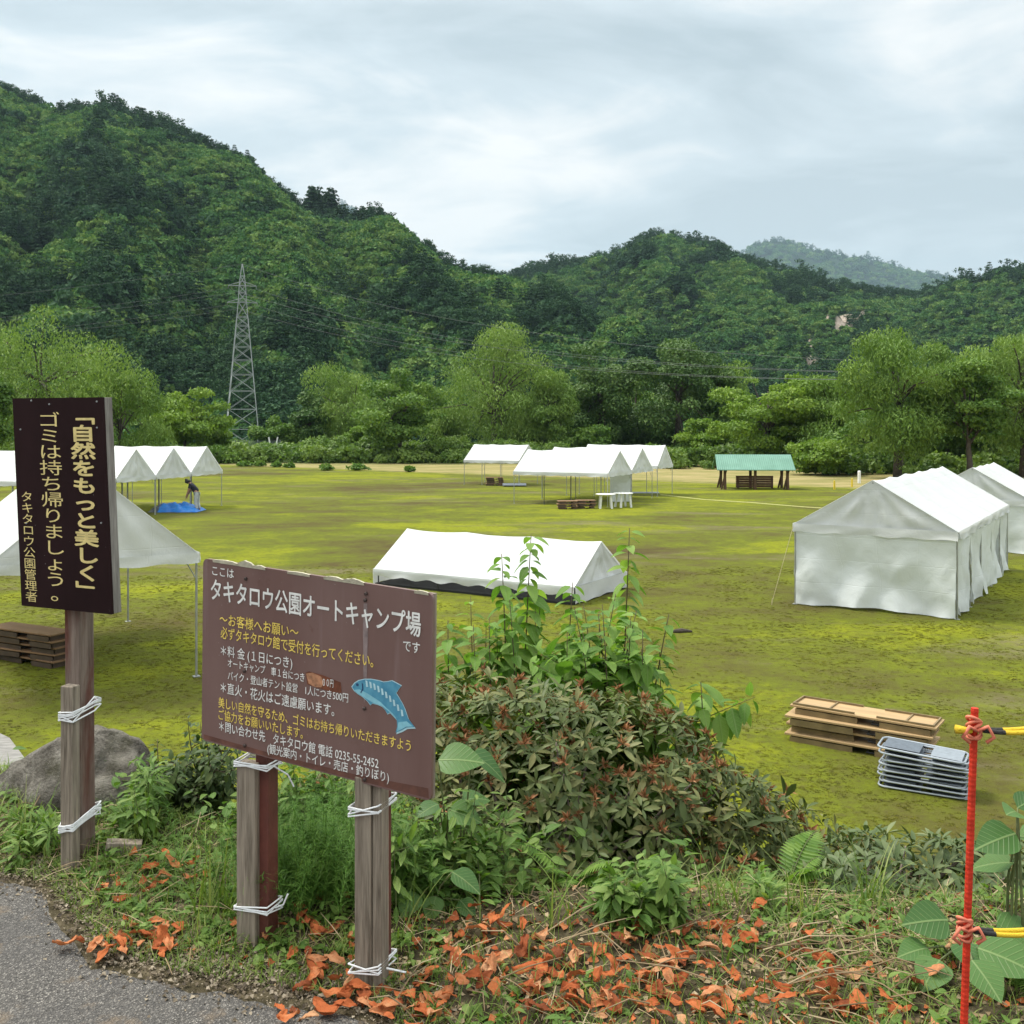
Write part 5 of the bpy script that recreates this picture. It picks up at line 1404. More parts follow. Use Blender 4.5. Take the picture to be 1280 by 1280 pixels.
m_rope = t.done(t.pr(c_, .75, normal=t.bump(t.noise(o_, 220, 2), .6, .004)))
def rope_run(name, label, z_py, sag, seed, tail_left):
    rng = np.random.default_rng(seed)
    f = (z_py - 885.0) / (1280 - 885.0); z = CAMZ - (z_py - HZ) / F * 2.2
    cx = (1218.5 - 18.5 * f - 640) / F * 2.2
    root = thing(name, label, 'rope', (cx, 2.2, z), 0, 'yellow and black barrier ropes')
    mb = MB()
    for k in range(2):
        s = np.linspace(0, 1, 60)
        q = np.stack([.015 + 1.9 * s, -.014 + .012 * k + .15 * s, .006 * k - sag * 4 * s * (1 - s) * .5 - .006 * np.sin(s * 40 + k * 1.7) * (1 - s) - .01 * k * np.sin(np.pi * np.clip(s * 9, 0, 1))], 1)
        mb.tube(q, .0052, 7)
    if tail_left:
        mb.tube([(-.012, -.014, 0), (-.028, -.016, .002), (-.046, -.014, .004)], [.006, .008, .010], 7)
    mb.build('strand', m_rope, root, smooth=True)
    mb = MB()
    for k in range(5):
        a = np.linspace(0, 2 * math.pi, 14); zz = -.012 + .008 * k + rng.normal(0, .002)
        mb.tube(np.stack([.0145 * np.cos(a), .0145 * np.sin(a), zz + .010 * np.sin(a + k)], 1), .0036, 6)
    for sg in (-1, 1):
        mb.tube([(0, -.016, .0), (sg * .02, -.024, .012), (sg * .034, -.022, -.012), (sg * .018, -.02, -.024)], .0042, 6)
    mb.build('twist_tie', M['orange_tie'], root, smooth=True)
    return root
rope_run('barrier_rope', 'upper yellow and black rope tied near the top of the red rod', 911, .015, 3, True)
rope_run('barrier_rope', 'lower yellow and black rope tied to the red rod above the round leaves', 1160, .08, 4, False)

# ================================================================== rock and timber scrap
def rock(name, label, c, size, seed, mat):
    rng = np.random.default_rng(seed)
    n1_, n2_ = 48, 32
    th = np.linspace(0, 2 * math.pi, n1_, endpoint=False); ph = np.linspace(-.5 * math.pi, .5 * math.pi, n2_)
    T_, P_ = np.meshgrid(th, ph, indexing='ij')
    x, y, z = np.cos(P_) * np.cos(T_), np.cos(P_) * np.sin(T_), np.sin(P_)
    pl = randdir(rng, 16); pl[:, 2] = np.abs(pl[:, 2])
    dmin = np.full(x.shape, 1.25)
    for q in pl:
        dd = x * q[0] + y * q[1] + z * q[2]
        dmin = np.minimum(dmin, np.where(dd > .08, (0.72 + .22 * rng.random()) / np.maximum(dd, .08), 9))
    rr = dmin + .09 * fbm(x * 3 + z * 2, y * 3 + z, seed, 5) + .06 * fbm(x * 12 + z * 5, y * 12 - z * 4, seed + 1, 3)
    V = np.stack([(x * rr * size[0]).ravel(), (y * rr * size[1]).ravel(), (z * rr * size[2]).ravel()], 1)
    f = grid_faces(n1_, n2_).tolist() + [((n1_ - 1) * n2_ + j, j, j + 1, (n1_ - 1) * n2_ + j + 1) for j in range(n2_ - 1)]
    o = mesh_obj(name, V, f, mat, None, smooth=True, loc=tuple(c))
    return tag(o, label, 'rock')
t = NT('mossy_rock'); o_ = t.obj()
c_ = t.ramp(t.noise(o_, 7, 8, .72, .5), [(.3, (0.07, 0.063, 0.05)), (.48, (0.22, 0.20, 0.17)), (.64, (0.42, 0.39, 0.34))])
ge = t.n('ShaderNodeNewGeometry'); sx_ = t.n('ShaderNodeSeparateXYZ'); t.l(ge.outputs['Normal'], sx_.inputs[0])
c_ = t.mix(t.val(t.noise(o_, 4, 6, .7, off=(1, 5, 2)), .5, .62, 0, .55), c_, (0.085, 0.085, 0.04))
c_ = t.mix(t.val(t.noise(o_, 38, 6, .75), .56, .68, 0, .6), c_, (0.07, 0.062, 0.05))
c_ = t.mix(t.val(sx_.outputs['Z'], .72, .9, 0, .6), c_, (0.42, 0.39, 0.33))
m_rock = t.done(t.pr(c_, .95, normal=t.bump(t.math('ADD', t.noise(o_, 20, 8, .75), t.noise(o_, 60, 5, .7)), 1.0, .05), spec=.12))
rc = P(120, 1000, 4.62)
rock('rock', 'big grey boulder with a pale top behind the tall dark sign post', (rc[0], rc[1], .0), (.43, .30, .345), 21, m_rock)
rc = P(60, 1040, 4.3)
rock('rock', 'small grey stone half buried at the foot of the tall sign post', (P(66, 1052, 4.15)[0], 4.15, .01), (.07, .05, .045), 22, m_rock)
mb = MB(); mb.box((0, 0, .02), (.135, .05, .05), np.array([[.94, -.3, 0.15], [.3, .95, 0], [-.15, .05, .98]]))
o = bevel(mb.build('wood_block', M['greywood'], None), .003); o.location = (P(157, 1078, 4.02)[0], 4.0, float(gz(-1.54, 4.0)) + .0)
tag(o, 'short sawn wood offcut lying in the weeds right of the tall sign post', 'offcut')
# ================================================================== foreground plants
F_RHO = foliage('rhododendron_leaves', (0.055, 0.088, 0.032), (0.095, 0.135, 0.052), (0.175, 0.205, 0.095), tr=0.15, rough=.5, spec=.25, nscale=2.5)
F_RHOD = foliage('old_rhododendron_leaves', (0.042, 0.070, 0.022), (0.092, 0.122, 0.036), (0.21, 0.20, 0.078), tr=0.16, rough=.5, spec=.25, nscale=2.5)
F_GRN = foliage('sapling_leaves', (0.085, 0.185, 0.028), (0.15, 0.28, 0.046), (0.25, 0.38, 0.085), tr=0.38, nscale=1.5)
F_WEED = foliage('weed_leaves', (0.065, 0.145, 0.025), (0.125, 0.225, 0.038), (0.215, 0.31, 0.075), tr=0.33, nscale=1.2)
F_BIG = foliage('broad_weed_leaves', (0.045, 0.115, 0.028), (0.075, 0.165, 0.04), (0.13, 0.235, 0.07), tr=0.3, nscale=2.0, rough=.45)
F_FERN = foliage('fern_fronds', (0.08, 0.17, 0.025), (0.13, 0.24, 0.036), (0.20, 0.32, 0.06), tr=0.4, nscale=3)
F_HORSE = foliage('horsetail_stems', (0.055, 0.14, 0.02), (0.095, 0.205, 0.03), (0.15, 0.27, 0.05), tr=0.3, nscale=4)
F_GRASS = foliage('grass_blades', (0.075, 0.14, 0.022), (0.14, 0.22, 0.036), (0.27, 0.31, 0.09), tr=0.35, nscale=2.5)
F_MOSS = foliage('moss_tufts', (0.085, 0.075, 0.02), (0.14, 0.145, 0.012), (0.235, 0.225, 0.010), tr=0.3, inst=True, nscale=.5)
F_STRAW = foliage('dry_straw', (0.15, 0.105, 0.06), (0.30, 0.22, 0.13), (0.46, 0.37, 0.24), tr=0.1, rough=.9, spec=.1, nscale=3)
t = NT('dead_leaf_blades'); pos = t.pos(); at = t.n('ShaderNodeAttribute'); at.attribute_name = 'rnd'
f_ = t.math('ADD', t.math('MULTIPLY', at.outputs['Fac'], .75), t.math('MULTIPLY', t.noise(pos, 26, 5, .7), .5))
c_ = t.ramp(f_, [(.2, (0.14, 0.045, 0.022)), (.45, (0.36, 0.095, 0.034)), (.75, (0.47, 0.145, 0.052)), (1.05, (0.50, 0.28, 0.15))])
c_ = t.mix(t.val(t.noise(pos, 75, 4, .65), .56, .7, 0, .4), c_, (0.13, 0.05, 0.028))
F_DEAD = t.done(t.trans((.5, .18, .06), t.pr(c_, .85, normal=t.bump(t.noise(pos, 110, 4), .6, .006), spec=.1), .12))
F_CRUMB = foliage('road_edge_crumbs', (0.06, 0.05, 0.04), (0.15, 0.12, 0.085), (0.34, 0.29, 0.22), tr=0.05, rough=.95, spec=.05, nscale=6)
F_BUD = foliage('withered_flower_heads', (0.13, 0.055, 0.028), (0.27, 0.115, 0.055), (0.40, 0.21, 0.11), tr=0.15, rough=.9, spec=.1, nscale=3)
M['twig'] = plain('grey_twig', (0.17, 0.135, 0.11), .9, 0, .35, 25, .3)
M['stem'] = plain('green_stem', (0.11, 0.13, 0.045), .7, 0, .3, 20)
M['stemb'] = plain('brown_stem', (0.10, 0.075, 0.045), .9, 0, .3, 20)
LANCE = leaf_tpl(4, .30, .35, .18, peak=.55)
OVATE = leaf_tpl(5, .52, .25, .28, peak=.38)
def put(name, TP, pos, d, nrm, sc, mat, parent, rng, rb=None, smooth=True):
    Rm = frames(d, nrm); V, Fs = scatter(TP[0], TP[1], pos, Rm, sc)
    nf = len(TP[1]); kv = len(TP[0]); N_ = len(pos)
    r = rng.random(len(pos)) if rb is None else rb
    o = mesh_obj(name, V, [Fs], mat, parent, smooth=smooth, rnd=np.repeat(r, nf))
    for an, ax_ in (('lx', 0), ('ly', 1)):
        at = o.data.attributes.new(an, 'FLOAT', 'POINT'); at.data.foreach_set('value', np.tile(TP[0][:, ax_], N_).astype(np.float32))
    return o
def veined(mat, k=.55):
    """paler midrib and side veins, drawn in the leaf's own coordinates"""
    t = NT('tmp'); bpy.data.materials.remove(t.m); t.m = mat; t.t = mat.node_tree
    pr = [n for n in t.t.nodes if n.type == 'BSDF_PRINCIPLED'][0]
    src = pr.inputs['Base Color'].links[0].from_socket
    a, b = t.n('ShaderNodeAttribute'), t.n('ShaderNodeAttribute'); a.attribute_name = 'lx'; b.attribute_name = 'ly'
    ax_ = t.math('ABSOLUTE', a.outputs['Fac'])
    fr = t.math('FRACT', t.math('MULTIPLY', t.math('SUBTRACT', b.outputs['Fac'], t.math('MULTIPLY', ax_, .8)), 8.0))
    side = t.val(t.math('ABSOLUTE', t.math('SUBTRACT', fr, .5)), .0, .13, 1.0, 0.0)
    mid = t.val(ax_, .012, .03, 1.0, 0.0)
    v = t.math('MAXIMUM', t.math('MULTIPLY', side, .6), mid)
    col = t.mix(t.math('MULTIPLY', v, k), src, (0.30, 0.40, 0.16))
    col = t.mix(t.val(t.noise(t.pos(), 35, 5, .7), .60, .72, 0, .5), col, (0.16, 0.15, 0.05))
    t.l(col, pr.inputs['Base Color']); t.l(t.bump(v, .5, .004), pr.inputs['Normal'])
veined(F_BIG); veined(F_GRN, .35); veined(F_WEED, .3)

def rhododendron(name, label, c, rad, nwh, seed, fol, leaf=(.085, .13), nflow=90, nbr=26, zmin=-.35, bare=None, per=(5, 9), upk=.5):
    rng = np.random.default_rng(seed)
    root = thing(name, label, 'bush', (c[0], c[1], float(gz(c[0], c[1]))))
    off = np.array([0, 0, c[2] - float(gz(c[0], c[1]))])
    rad = np.array(rad)
    u = randdir(rng, nwh * 3); u = u[u[:, 2] > zmin][:nwh]
    lump = 1 + .27 * fbm(u[:, 0] * 2.6 + seed, u[:, 2] * 2.6 + u[:, 1] * 2, seed, 3)
    depth = np.where(rng.random(len(u)) < .72, 1.0, .80) - .10 * rng.random(len(u))
    C = u * rad * (lump * depth)[:, None]
    if bare is not None:
        keep = ~((np.abs(C[:, 0] - bare[0]) < bare[2]) & (np.abs(C[:, 2] - bare[1]) < bare[3]) & (u[:, 1] < .2) & (rng.random(len(u)) < .93))
        C, u = C[keep], u[keep]
    ax = norm(u / rad * rad.mean() * .9 + np.array([0, 0, upk]) + .3 * randdir(rng, len(u)))
    pos, dr, nr, sc, rb = [], [], [], [], []
    for i in range(len(C)):
        n_ = rng.integers(per[0], per[1]); a = ax[i]
        e1 = norm(np.cross(a, np.array([.3, .9, .2]))); e2 = np.cross(a, e1); b = rng.random()
        sz = leaf[0] + (leaf[1] - leaf[0]) * rng.random()
        for j in range(n_):
            th = 6.283 * (j + .4 * rng.random()) / n_ + b * 6
            rdv = e1 * math.cos(th) + e2 * math.sin(th)
            el = rng.uniform(-.55, 1.05)
            d = rdv * math.cos(el) + a * math.sin(el)
            pos.append(C[i] + off + rdv * .008 - a * .012 * rng.random()); dr.append(d); nr.append(a * math.cos(el) - rdv * math.sin(el) + .25 * randdir(rng, 1)[0])
            sc.append(sz * rng.uniform(.7, 1.1)); rb.append(.45 * b + .55 * rng.random())
    put('foliage', LANCE, np.array(pos), np.array(dr), np.array(nr), np.array(sc), fol, root, rng, np.array(rb))
    if nflow:
        # spent flower trusses
        k = rng.choice(len(C), nflow, replace=False); k = k[u[k, 2] > -.1]
        m = len(k) * 14; kk = np.repeat(k, 14)
        d = norm(ax[kk] * .6 + randdir(rng, m)); p = C[kk] + off + ax[kk] * .018
        put('withered_flowers', leaf_tpl(2, .30, .5, .4), p, d, randdir(rng, m), .022 + .024 * rng.random(m), F_BUD, root, rng)
    mb = MB()
    for i in rng.choice(len(C), min(nbr, len(C)), replace=False):
        b = np.array([rng.normal(0, .13 * rad[0]), rng.normal(0, .1), -off[2] - .05]) + off * 1.0
        b = np.array([C[i][0] * .35 + rng.normal(0, .08), C[i][1] * .3 + rng.normal(0, .06), -.05])
        e = C[i] + off; md = b * .45 + e * .55 + np.array([rng.normal(0, .06), -.02 + rng.normal(0, .06), -.06 * rng.random()])
        mb.tube([b, b * .5 + md * .5 + rng.normal(0, .02, 3), md, md * .4 + e * .6 + rng.normal(0, .015, 3), e], [.012, .010, .008, .006, .003], 6)
    if bare is not None:
        for i in range(16):
            a0 = np.array([bare[0] + rng.uniform(-1.2, .2) * bare[2], -rad[1] * .55 + rng.normal(0, .05), bare[1] + rng.uniform(-1, .8) * bare[3]]) + off
            a1 = a0 + np.array([rng.uniform(.18, .42), rng.normal(-.1, .04), rng.uniform(.0, .20)])
            md = (a0 + a1) / 2 + rng.normal(0, .025, 3)
            mb.tube([a0, a0 * .5 + md * .5 + rng.normal(0, .01, 3), md, md * .5 + a1 * .5 + rng.normal(0, .012, 3), a1], [.009, .008, .0065, .005, .003], 6)
    mb.build('branches', M['twig'], root, smooth=True)
    return root
rhododendron('rhododendron_bush', 'big dome shaped dark rhododendron with brown spent flowers behind the notice board', (.10, 4.62, -.42), (1.27, .85, .97), 2900, 3, F_RHOD, (.046, .094), 800, 60, -.55, bare=(.60, -.02, .40, .26))
rhododendron('rhododendron_bush', 'lower rhododendron shoulder with narrow leaves sloping down to the right of the big one', (1.25, 4.6, -.62), (.55, .5, .62), 700, 4, F_RHOD, (.042, .075), 50, 14, -.4)
rhododendron('rhododendron_bush', 'low thin rhododendron with upright grey green leaves left of the red rod', (1.62, 4.02, -.30), (.56, .36, .40), 400, 5, F_RHO, (.048, .092), 0, 40, -.3, per=(5, 8), upk=1.0)
rhododendron('rhododendron_bush', 'low rhododendron right behind the red rod at the right edge', (2.2, 4.05, -.34), (.50, .36, .36), 300, 6, F_RHO, (.048, .092), 0, 24, -.3, per=(5, 8), upk=.9)

def leafy_stem(root, base, tip, rng, n, lf, mat, smat, r0=.008, tpl=OVATE, droop=.5, from_=.35, whorl=2, bend=.05, dense_top=False, branches=0):
    """a stem with leaves; returns nothing, adds stem and leaves to root's lists"""
    base, tip = np.array(base, float), np.array(tip, float)
    L = np.linalg.norm(tip - base)
    md = (base + tip) / 2 + rng.normal(0, bend * L, 3) * np.array([1, 1, .2])
    s = np.linspace(0, 1, 14)[:, None]
    path = (1 - s) ** 2 * base + 2 * s * (1 - s) * md + s ** 2 * tip
    root['mb'].tube(path, np.linspace(r0, r0 * .25, 14), 6)
    T = norm(np.gradient(path, axis=0))
    m = int(n)
    for j in range(m):
        f = from_ + (1 - from_) * ((j + .5) / m) ** (.8 if dense_top else 1.0)
        i = min(12, int(f * 13)); q = path[i] + (path[i + 1] - path[i]) * (f * 13 - i); ta = T[i]
        e1 = norm(np.cross(ta, np.array([.2, .9, .1]))); e2 = np.cross(ta, e1)
        for w in range(whorl):
            th = j * 1.6 + w * 6.283 / whorl + rng.normal(0, .35)
            rd_ = e1 * math.cos(th) + e2 * math.sin(th)
            el = rng.uniform(.1, .6) if f > .93 else rng.uniform(-.2, .45)
            d = rd_ * math.cos(el) + ta * math.sin(el) - np.array([0, 0, droop * rng.uniform(.4, 1.1)])
            root['pos'].append(q + rd_ * .012); root['d'].append(d); root['n'].append(np.array([0, 0, 1.0]) + .4 * rd_ + .3 * randdir(rng, 1)[0])
            root['sc'].append(lf * rng.uniform(.65, 1.15) * (1.0 - .45 * max(0, f - .75) / .25))
    for b in range(branches):
        f = rng.uniform(.25, .8); i = min(12, int(f * 13))
        a = rng.uniform(0, 6.283); ln = L * rng.uniform(.16, .32)
        e = path[i] + np.array([math.cos(a) * ln, math.sin(a) * ln * .8, ln * rng.uniform(.2, .7)])
        leafy_stem(root, path[i], e, rng, max(4, int(ln / .045)), lf, mat, smat, r0 * .5, tpl, droop, .2, 2, .05)
def plant(name, label, cat, base, stems, seed, lf, mat, smat, n=14, tpl=OVATE, droop=.5, from_=.35, whorl=2, branches=0, group=None, r0=.008, dense_top=False):
    rng = np.random.default_rng(seed)
    root = thing(name, label, cat, tuple(base), 0, group)
    acc = dict(mb=MB(), pos=[], d=[], n=[], sc=[])
    for b, tip in stems:
        leafy_stem(acc, np.array(b) - base, np.array(tip) - base, rng, n, lf, mat, smat, r0, tpl, droop, from_, whorl, .05, dense_top, branches)
    acc['mb'].build('stem', smat, root, smooth=True)
    put('leaves', tpl, np.array(acc['pos']), np.array(acc['d']), np.array(acc['n']), np.array(acc['sc']), mat, root, rng)
    return root
def gpt(px, d): 
    x = (px - 640) / F * d
    return np.array([x, d, float(gz(x, d))])
SAP = [(664, 668, 5.7, 648, 20, 2, 'tallest sapling with drooping leaf tips in front of the lowered white tent'), (627, 692, 5.6, 634, 17, 3, 'sapling second tallest, left of the tallest one in front of the lowered tent'),
       (787, 660, 5.8, 762, 18, 1, 'slim sapling standing right of the lowered tent end'), (716, 728, 5.5, 715, 14, 2, 'shorter sapling between the tallest and the slim one'),
       (836, 768, 5.7, 790, 14, 1, 'thin leaning sapling right of the slim one'), (876, 852, 5.6, 838, 10, 0, 'short leafy shoot at the right end of the saplings'), (560, 775, 5.5, 596, 12, 2, 'sapling leaning left beside the edge of the notice board')]
for k, (px, py, d, bpx, n_, br, lab) in enumerate(SAP):
    b = gpt(bpx, d)
    plant('sapling', lab, 'sapling', b, [(b, P(px, py, d))], 300 + k, .17, F_GRN, M['stemb'], int(n_ * 1.7), droop=.75, from_=.42, branches=br + 1, group='saplings behind the rhododendron', r0=.010, dense_top=True)
for k, (x0, x1, ytop, d, m_, lab) in enumerate([(570, 690, 765, 5.45, 11, 'leafy light green shrub at the foot of the left saplings'), (690, 800, 760, 5.35, 12, 'leafy light green shrub with large leaves in the middle of the saplings'), (790, 850, 800, 5.5, 4, 'sparse light green shrub under the slim sapling')]):
    rng = np.random.default_rng(330 + k); b = gpt((x0 + x1) / 2, d)
    st = []
    for i in range(m_):
        q = gpt((x0 + x1) / 2 + rng.uniform(-15, 15), d + rng.normal(0, .08)); st.append((q, P(rng.uniform(x0, x1), ytop + rng.uniform(-25, 50), d + rng.normal(0, .22))))
    plant('leafy_shrub', lab, 'shrub', b, st, 340 + k, .15, F_GRN, M['stemb'], 20, droop=.3, from_=.25, branches=5, group='leafy shrubs under the saplings')
# shrub between the boulder and the notice board
rng = np.random.default_rng(360)
b = gpt(235, 4.7); st = [(gpt(235 + rng.uniform(-40, 40), 4.7 + rng.normal(0, .1)), P(rng.uniform(190, 305), rng.uniform(885, 990), 4.6 + rng.normal(0, .2))) for i in range(26)]
plant('wild_shrub', 'scrubby dark green shrub between the boulder and the notice board', 'shrub', b, st, 361, .055, foliage('scrub_leaves', (0.03, 0.055, 0.016), (0.06, 0.10, 0.028), (0.12, 0.16, 0.05), tr=.25, nscale=3), M['stemb'], 18, droop=.2, from_=.15, branches=3, r0=.005)
# mugwort and knotweed like plants behind the board
for k, (px0, px1, py0, py1, d, n_, lf, lab, tp) in enumerate([
    (335, 470, 935, 1010, 3.95, 22, .085, 'bright leafy weed clump under the notice board between its posts', LANCE),
    (485, 560, 1000, 1075, 3.62, 14, .080, 'leafy weed clump right of the right board post', LANCE),
    (545, 640, 985, 1070, 3.75, 11, .08, 'leafy weed clump in front of the rhododendron, right of the board', LANCE),
    (740, 850, 1070, 1120, 3.5, 12, .065, 'bright green weed clump at the foot of the rhododendron', OVATE),
    (150, 195, 950, 1010, 4.25, 9, .08, 'leafy green weed in front of the boulder', LANCE),
    (0, 70, 1010, 1060, 4.1, 14, .06, 'low green weeds left of the tall sign post', LANCE),
    (940, 985, 1085, 1120, 3.7, 7, .06, 'leafy weed clump right of the rhododendron foot', LANCE)]):
    rng = np.random.default_rng(370 + k); b = gpt((px0 + px1) / 2, d)
    st = [(gpt(rng.uniform(px0, px1), d + rng.normal(0, .1)), P(rng.uniform(px0, px1), rng.uniform(py0, py1), d + rng.normal(0, .12))) for i in range(n_)]
    plant('weed_clump', lab, 'weed', b, st, 380 + k, lf, F_WEED, M['stem'], 13, tpl=tp, droop=.25, from_=.1, whorl=3, branches=1, r0=.0035)
HEART = leaf_tpl(7, .86, .14, .22, peak=.36)
def big_leaf_plant(name, label, base, leaves, seed, mat, cat='plant', r0=.006, tpl=HEART):
    """leaves: list of (tip of stalk, blade direction, length)"""
    rng = np.random.default_rng(seed); root = thing(name, label, cat, tuple(base))
    mb = MB()
    pos, d, n_, sc = [], [], [], []
    for tip, dr, ln in leaves:
        tip = np.array(tip) - base; st = np.array([rng.normal(0, .02), rng.normal(0, .02), -.02])
        md = st * .5 + tip * .5 + np.array([rng.normal(0, .01), 0, .03])
        mb.tube([st, st * .5 + md * .5, md, md * .4 + tip * .6, tip], [r0, r0 * .9, r0 * .8, r0 * .7, r0 * .5], 6)
        pos.append(tip); d.append(np.array(dr, float)); n_.append(np.array([0.0, -.45, 1.0]) + .25 * randdir(rng, 1)[0]); sc.append(ln)
    mb.build('stalk', M['stem'], root, smooth=True)
    put('leaf_blades', tpl, np.array(pos), np.array(d), np.array(n_), np.array(sc), mat, root, rng)
    return root
b = gpt(565, 3.75)
big_leaf_plant('broad_leaved_plant', 'broad leaved plant with an arching leaf at the right edge of the notice board', b, [(P(548, 950, 3.75), (.9, -.25, .15), .17), (P(590, 942, 3.8), (.9, .1, -.55), .17), (P(560, 1012, 3.7), (.9, -.3, -.1), .13), (P(548, 1005, 3.75), (-.7, -.5, -.1), .10), (P(578, 1000, 3.8), (.8, .4, .0), .12)], 401, F_BIG, r0=.005)
b = gpt(535, 3.5)
big_leaf_plant('broad_leaved_plant', 'plant with rounded matt green leaves right of the right board post', b, [(P(520, 1115, 3.5), (-.4, -.8, -.4), .10), (P(545, 1120, 3.5), (-.2, -.8, -.5), .09), (P(565, 1090, 3.5), (.9, -.4, -.3), .12), (P(510, 1090, 3.6), (-.9, -.4, -.1), .10), (P(540, 1082, 3.6), (.2, -.9, -.1), .09), (P(575, 1125, 3.5), (.7, -.7, -.4), .08)], 402, F_BIG, r0=.004)
b = gpt(1205, 3.2)
big_leaf_plant('butterbur', 'butterbur with round green leaves around the foot of the red rod', b, [(P(1175, 1200, 3.1), (-.7, -.7, -.2), .13), (P(1160, 1185, 3.15), (-.9, -.3, .05), .11), (P(1222, 1185, 3.05), (.7, -.6, .0), .17), (P(1215, 1200, 2.95), (.2, -.9, -.25), .13), (P(1185, 1150, 3.2), (-.9, -.2, .1), .15), (P(1245, 1165, 3.25), (.8, -.1, .1), .15), (P(1205, 1178, 3.1), (-.1, -.9, -.1), .12), (P(1262, 1195, 3.1), (.9, -.4, -.1), .13)], 403, F_BIG, r0=.005)
b = gpt(1263, 3.3)
big_leaf_plant('tall_weed', 'tall stalked weed with two broad leaves at the right edge above the butterbur', b, [(P(1271, 1015, 3.3), (-.4, -.5, .25), .10), (P(1270, 1042, 3.3), (-.95, -.25, -.12), .15), (P(1272, 1045, 3.3), (.9, -.3, .05), .16), (P(1268, 1078, 3.3), (-.8, .4, -.15), .14), (P(1272, 1010, 3.3), (.7, .2, .3), .10)], 404, F_BIG, r0=.005)
def fern(label, base, fronds, seed, ln=.42):
    rng = np.random.default_rng(seed); root = thing('fern', label, 'fern', tuple(base))
    mb = MB(); pos, d, n_, sc = [], [], [], []
    for az, el, L in fronds:
        dirh = np.array([math.cos(az), math.sin(az), 0])
        s = np.linspace(0, 1, 22)[:, None]
        path = dirh * L * s * math.cos(el) + np.array([0, 0, 1.0]) * (L * math.sin(el) * s * 1.3 - L * .55 * s ** 2)
        mb.tube(path, np.linspace(.003, .001, 22), 5)
        T = norm(np.gradient(path, axis=0)); sd_ = norm(np.cross(T, np.array([0, 0, 1.0])))
        for i in range(3, 22):
            f = i / 21; w = L * .24 * math.sin(math.pi * (.12 + .88 * f) ** .8) + .006
            for sg in (-1, 1):
                pos.append(path[i]); d.append(sd_[i] * sg + T[i] * .35 - np.array([0, 0, .15])); n_.append(np.cross(sd_[i], T[i]) + .1 * randdir(rng, 1)[0]); sc.append((w * .42, w, w))
    mb.build('rachis', M['stem'], root)
    Rm = frames(np.array(d), np.array(n_)); tp = leaf_tpl(5, .42, .1, .1, wave=.0, peak=.3)
    V, Fs = scatter(tp[0], tp[1], np.array(pos), Rm, np.array(sc))
    mesh_obj('pinnae', V, [Fs], F_FERN, root, rnd=np.repeat(rng.random(len(pos)), len(tp[1])))
    return root
rng = np.random.default_rng(9)
fern('fern in the shade at the foot of the big rhododendron', gpt(715, 3.85), [(rng.uniform(3.2, 6.2), rng.uniform(.5, 1.0), rng.uniform(.25, .36)) for i in range(7)], 411)
fern('fern on the slope right of the big rhododendron', gpt(985, 4.0), [(rng.uniform(-1.5, 1.2), rng.uniform(.5, 1.0), rng.uniform(.25, .36)) for i in range(6)], 412)
fern('fern at the right edge beside the butterbur', gpt(1290, 3.1), [(rng.uniform(2.0, 5.0), rng.uniform(.5, 1.0), rng.uniform(.2, .30)) for i in range(7)], 413)

def blades(name, pos, L, wid, rng, mat, lean=.5, kind='stuff', nseg=4, parent=None, droop=.8):
    """curved tapering blades, one mesh"""
    N = len(pos); a = rng.random(N) * 6.283
    dh = np.stack([np.cos(a), np.sin(a), np.zeros(N)], 1); sd_ = np.stack([-np.sin(a), np.cos(a), np.zeros(N)], 1)
    ln = np.abs(rng.normal(lean, .3, N))[:, None]
    V = []
    for i in range(nseg + 1):
        f = i / nseg
        p = pos + (dh * ln * f ** 1.5 + np.array([0, 0, 1.0]) * (f - droop * ln * f ** 2.5 * .5)) * L[:, None]
        w = (wid * (1 - f ** 1.6) * .5 + .0002)[:, None] if hasattr(wid, '__len__') else wid * (1 - f ** 1.6) * .5 + .0002
        V += [p - sd_ * w, p + sd_ * w]
    V = np.stack(V, 1).reshape(-1, 3); k = 2 * (nseg + 1)
    f0 = np.array([(2 * i, 2 * i + 1, 2 * i + 3, 2 * i + 2) for i in range(nseg)])
    Fs = (f0[None] + (np.arange(N) * k)[:, None, None]).reshape(-1, 4)
    o = mesh_obj(name, V, [Fs], mat, parent, rnd=np.repeat(rng.random(N), nseg))
    if kind: tag(o, kind=kind)
    return o
def region_pts(rng, n, xr, yr, dens=None):
    x = rng.uniform(*xr, n); y = rng.uniform(*yr, n)
    ok = y > road_edge(x) - .03 + .10 * rng.random(n) ** .5
    if dens is not None: ok &= rng.random(n) < dens(x, y)
    x, y = x[ok], y[ok]
    return np.stack([x, y, gz(x, y) - .004], 1)
# horsetail
rng = np.random.default_rng(420)
b = gpt(405, 3.62); hp = thing('horsetail_clump', 'fine feathery bright green horsetail between the two board posts', 'plant', tuple(b))
n = 240
p = np.stack([rng.normal(0, .15, n), rng.normal(0, .10, n), np.full(n, -.03)], 1)
mb = MB(); pos, L_ = [], []
for i in range(n):
    h = rng.uniform(.18, .40); lean = rng.normal(0, .08, 2)
    e = p[i] + np.array([lean[0], lean[1], h]); mb.tube([p[i], (p[i] + e) / 2 + rng.normal(0, .008, 3), e], [.0016, .0013, .0006], 4)
    for f in np.linspace(.2, .97, 15):
        for w in range(6): pos.append(p[i] + (e - p[i]) * f); L_.append(.055 * (1.15 - f * .8))
mb.build('stems', F_HORSE, hp, rnd=True)
pos = np.array(pos); blades('whorls', pos, np.array(L_) * rng.uniform(.7, 1.2, len(pos)), .0016, rng, F_HORSE, 1.3, None, 2, hp, .9)
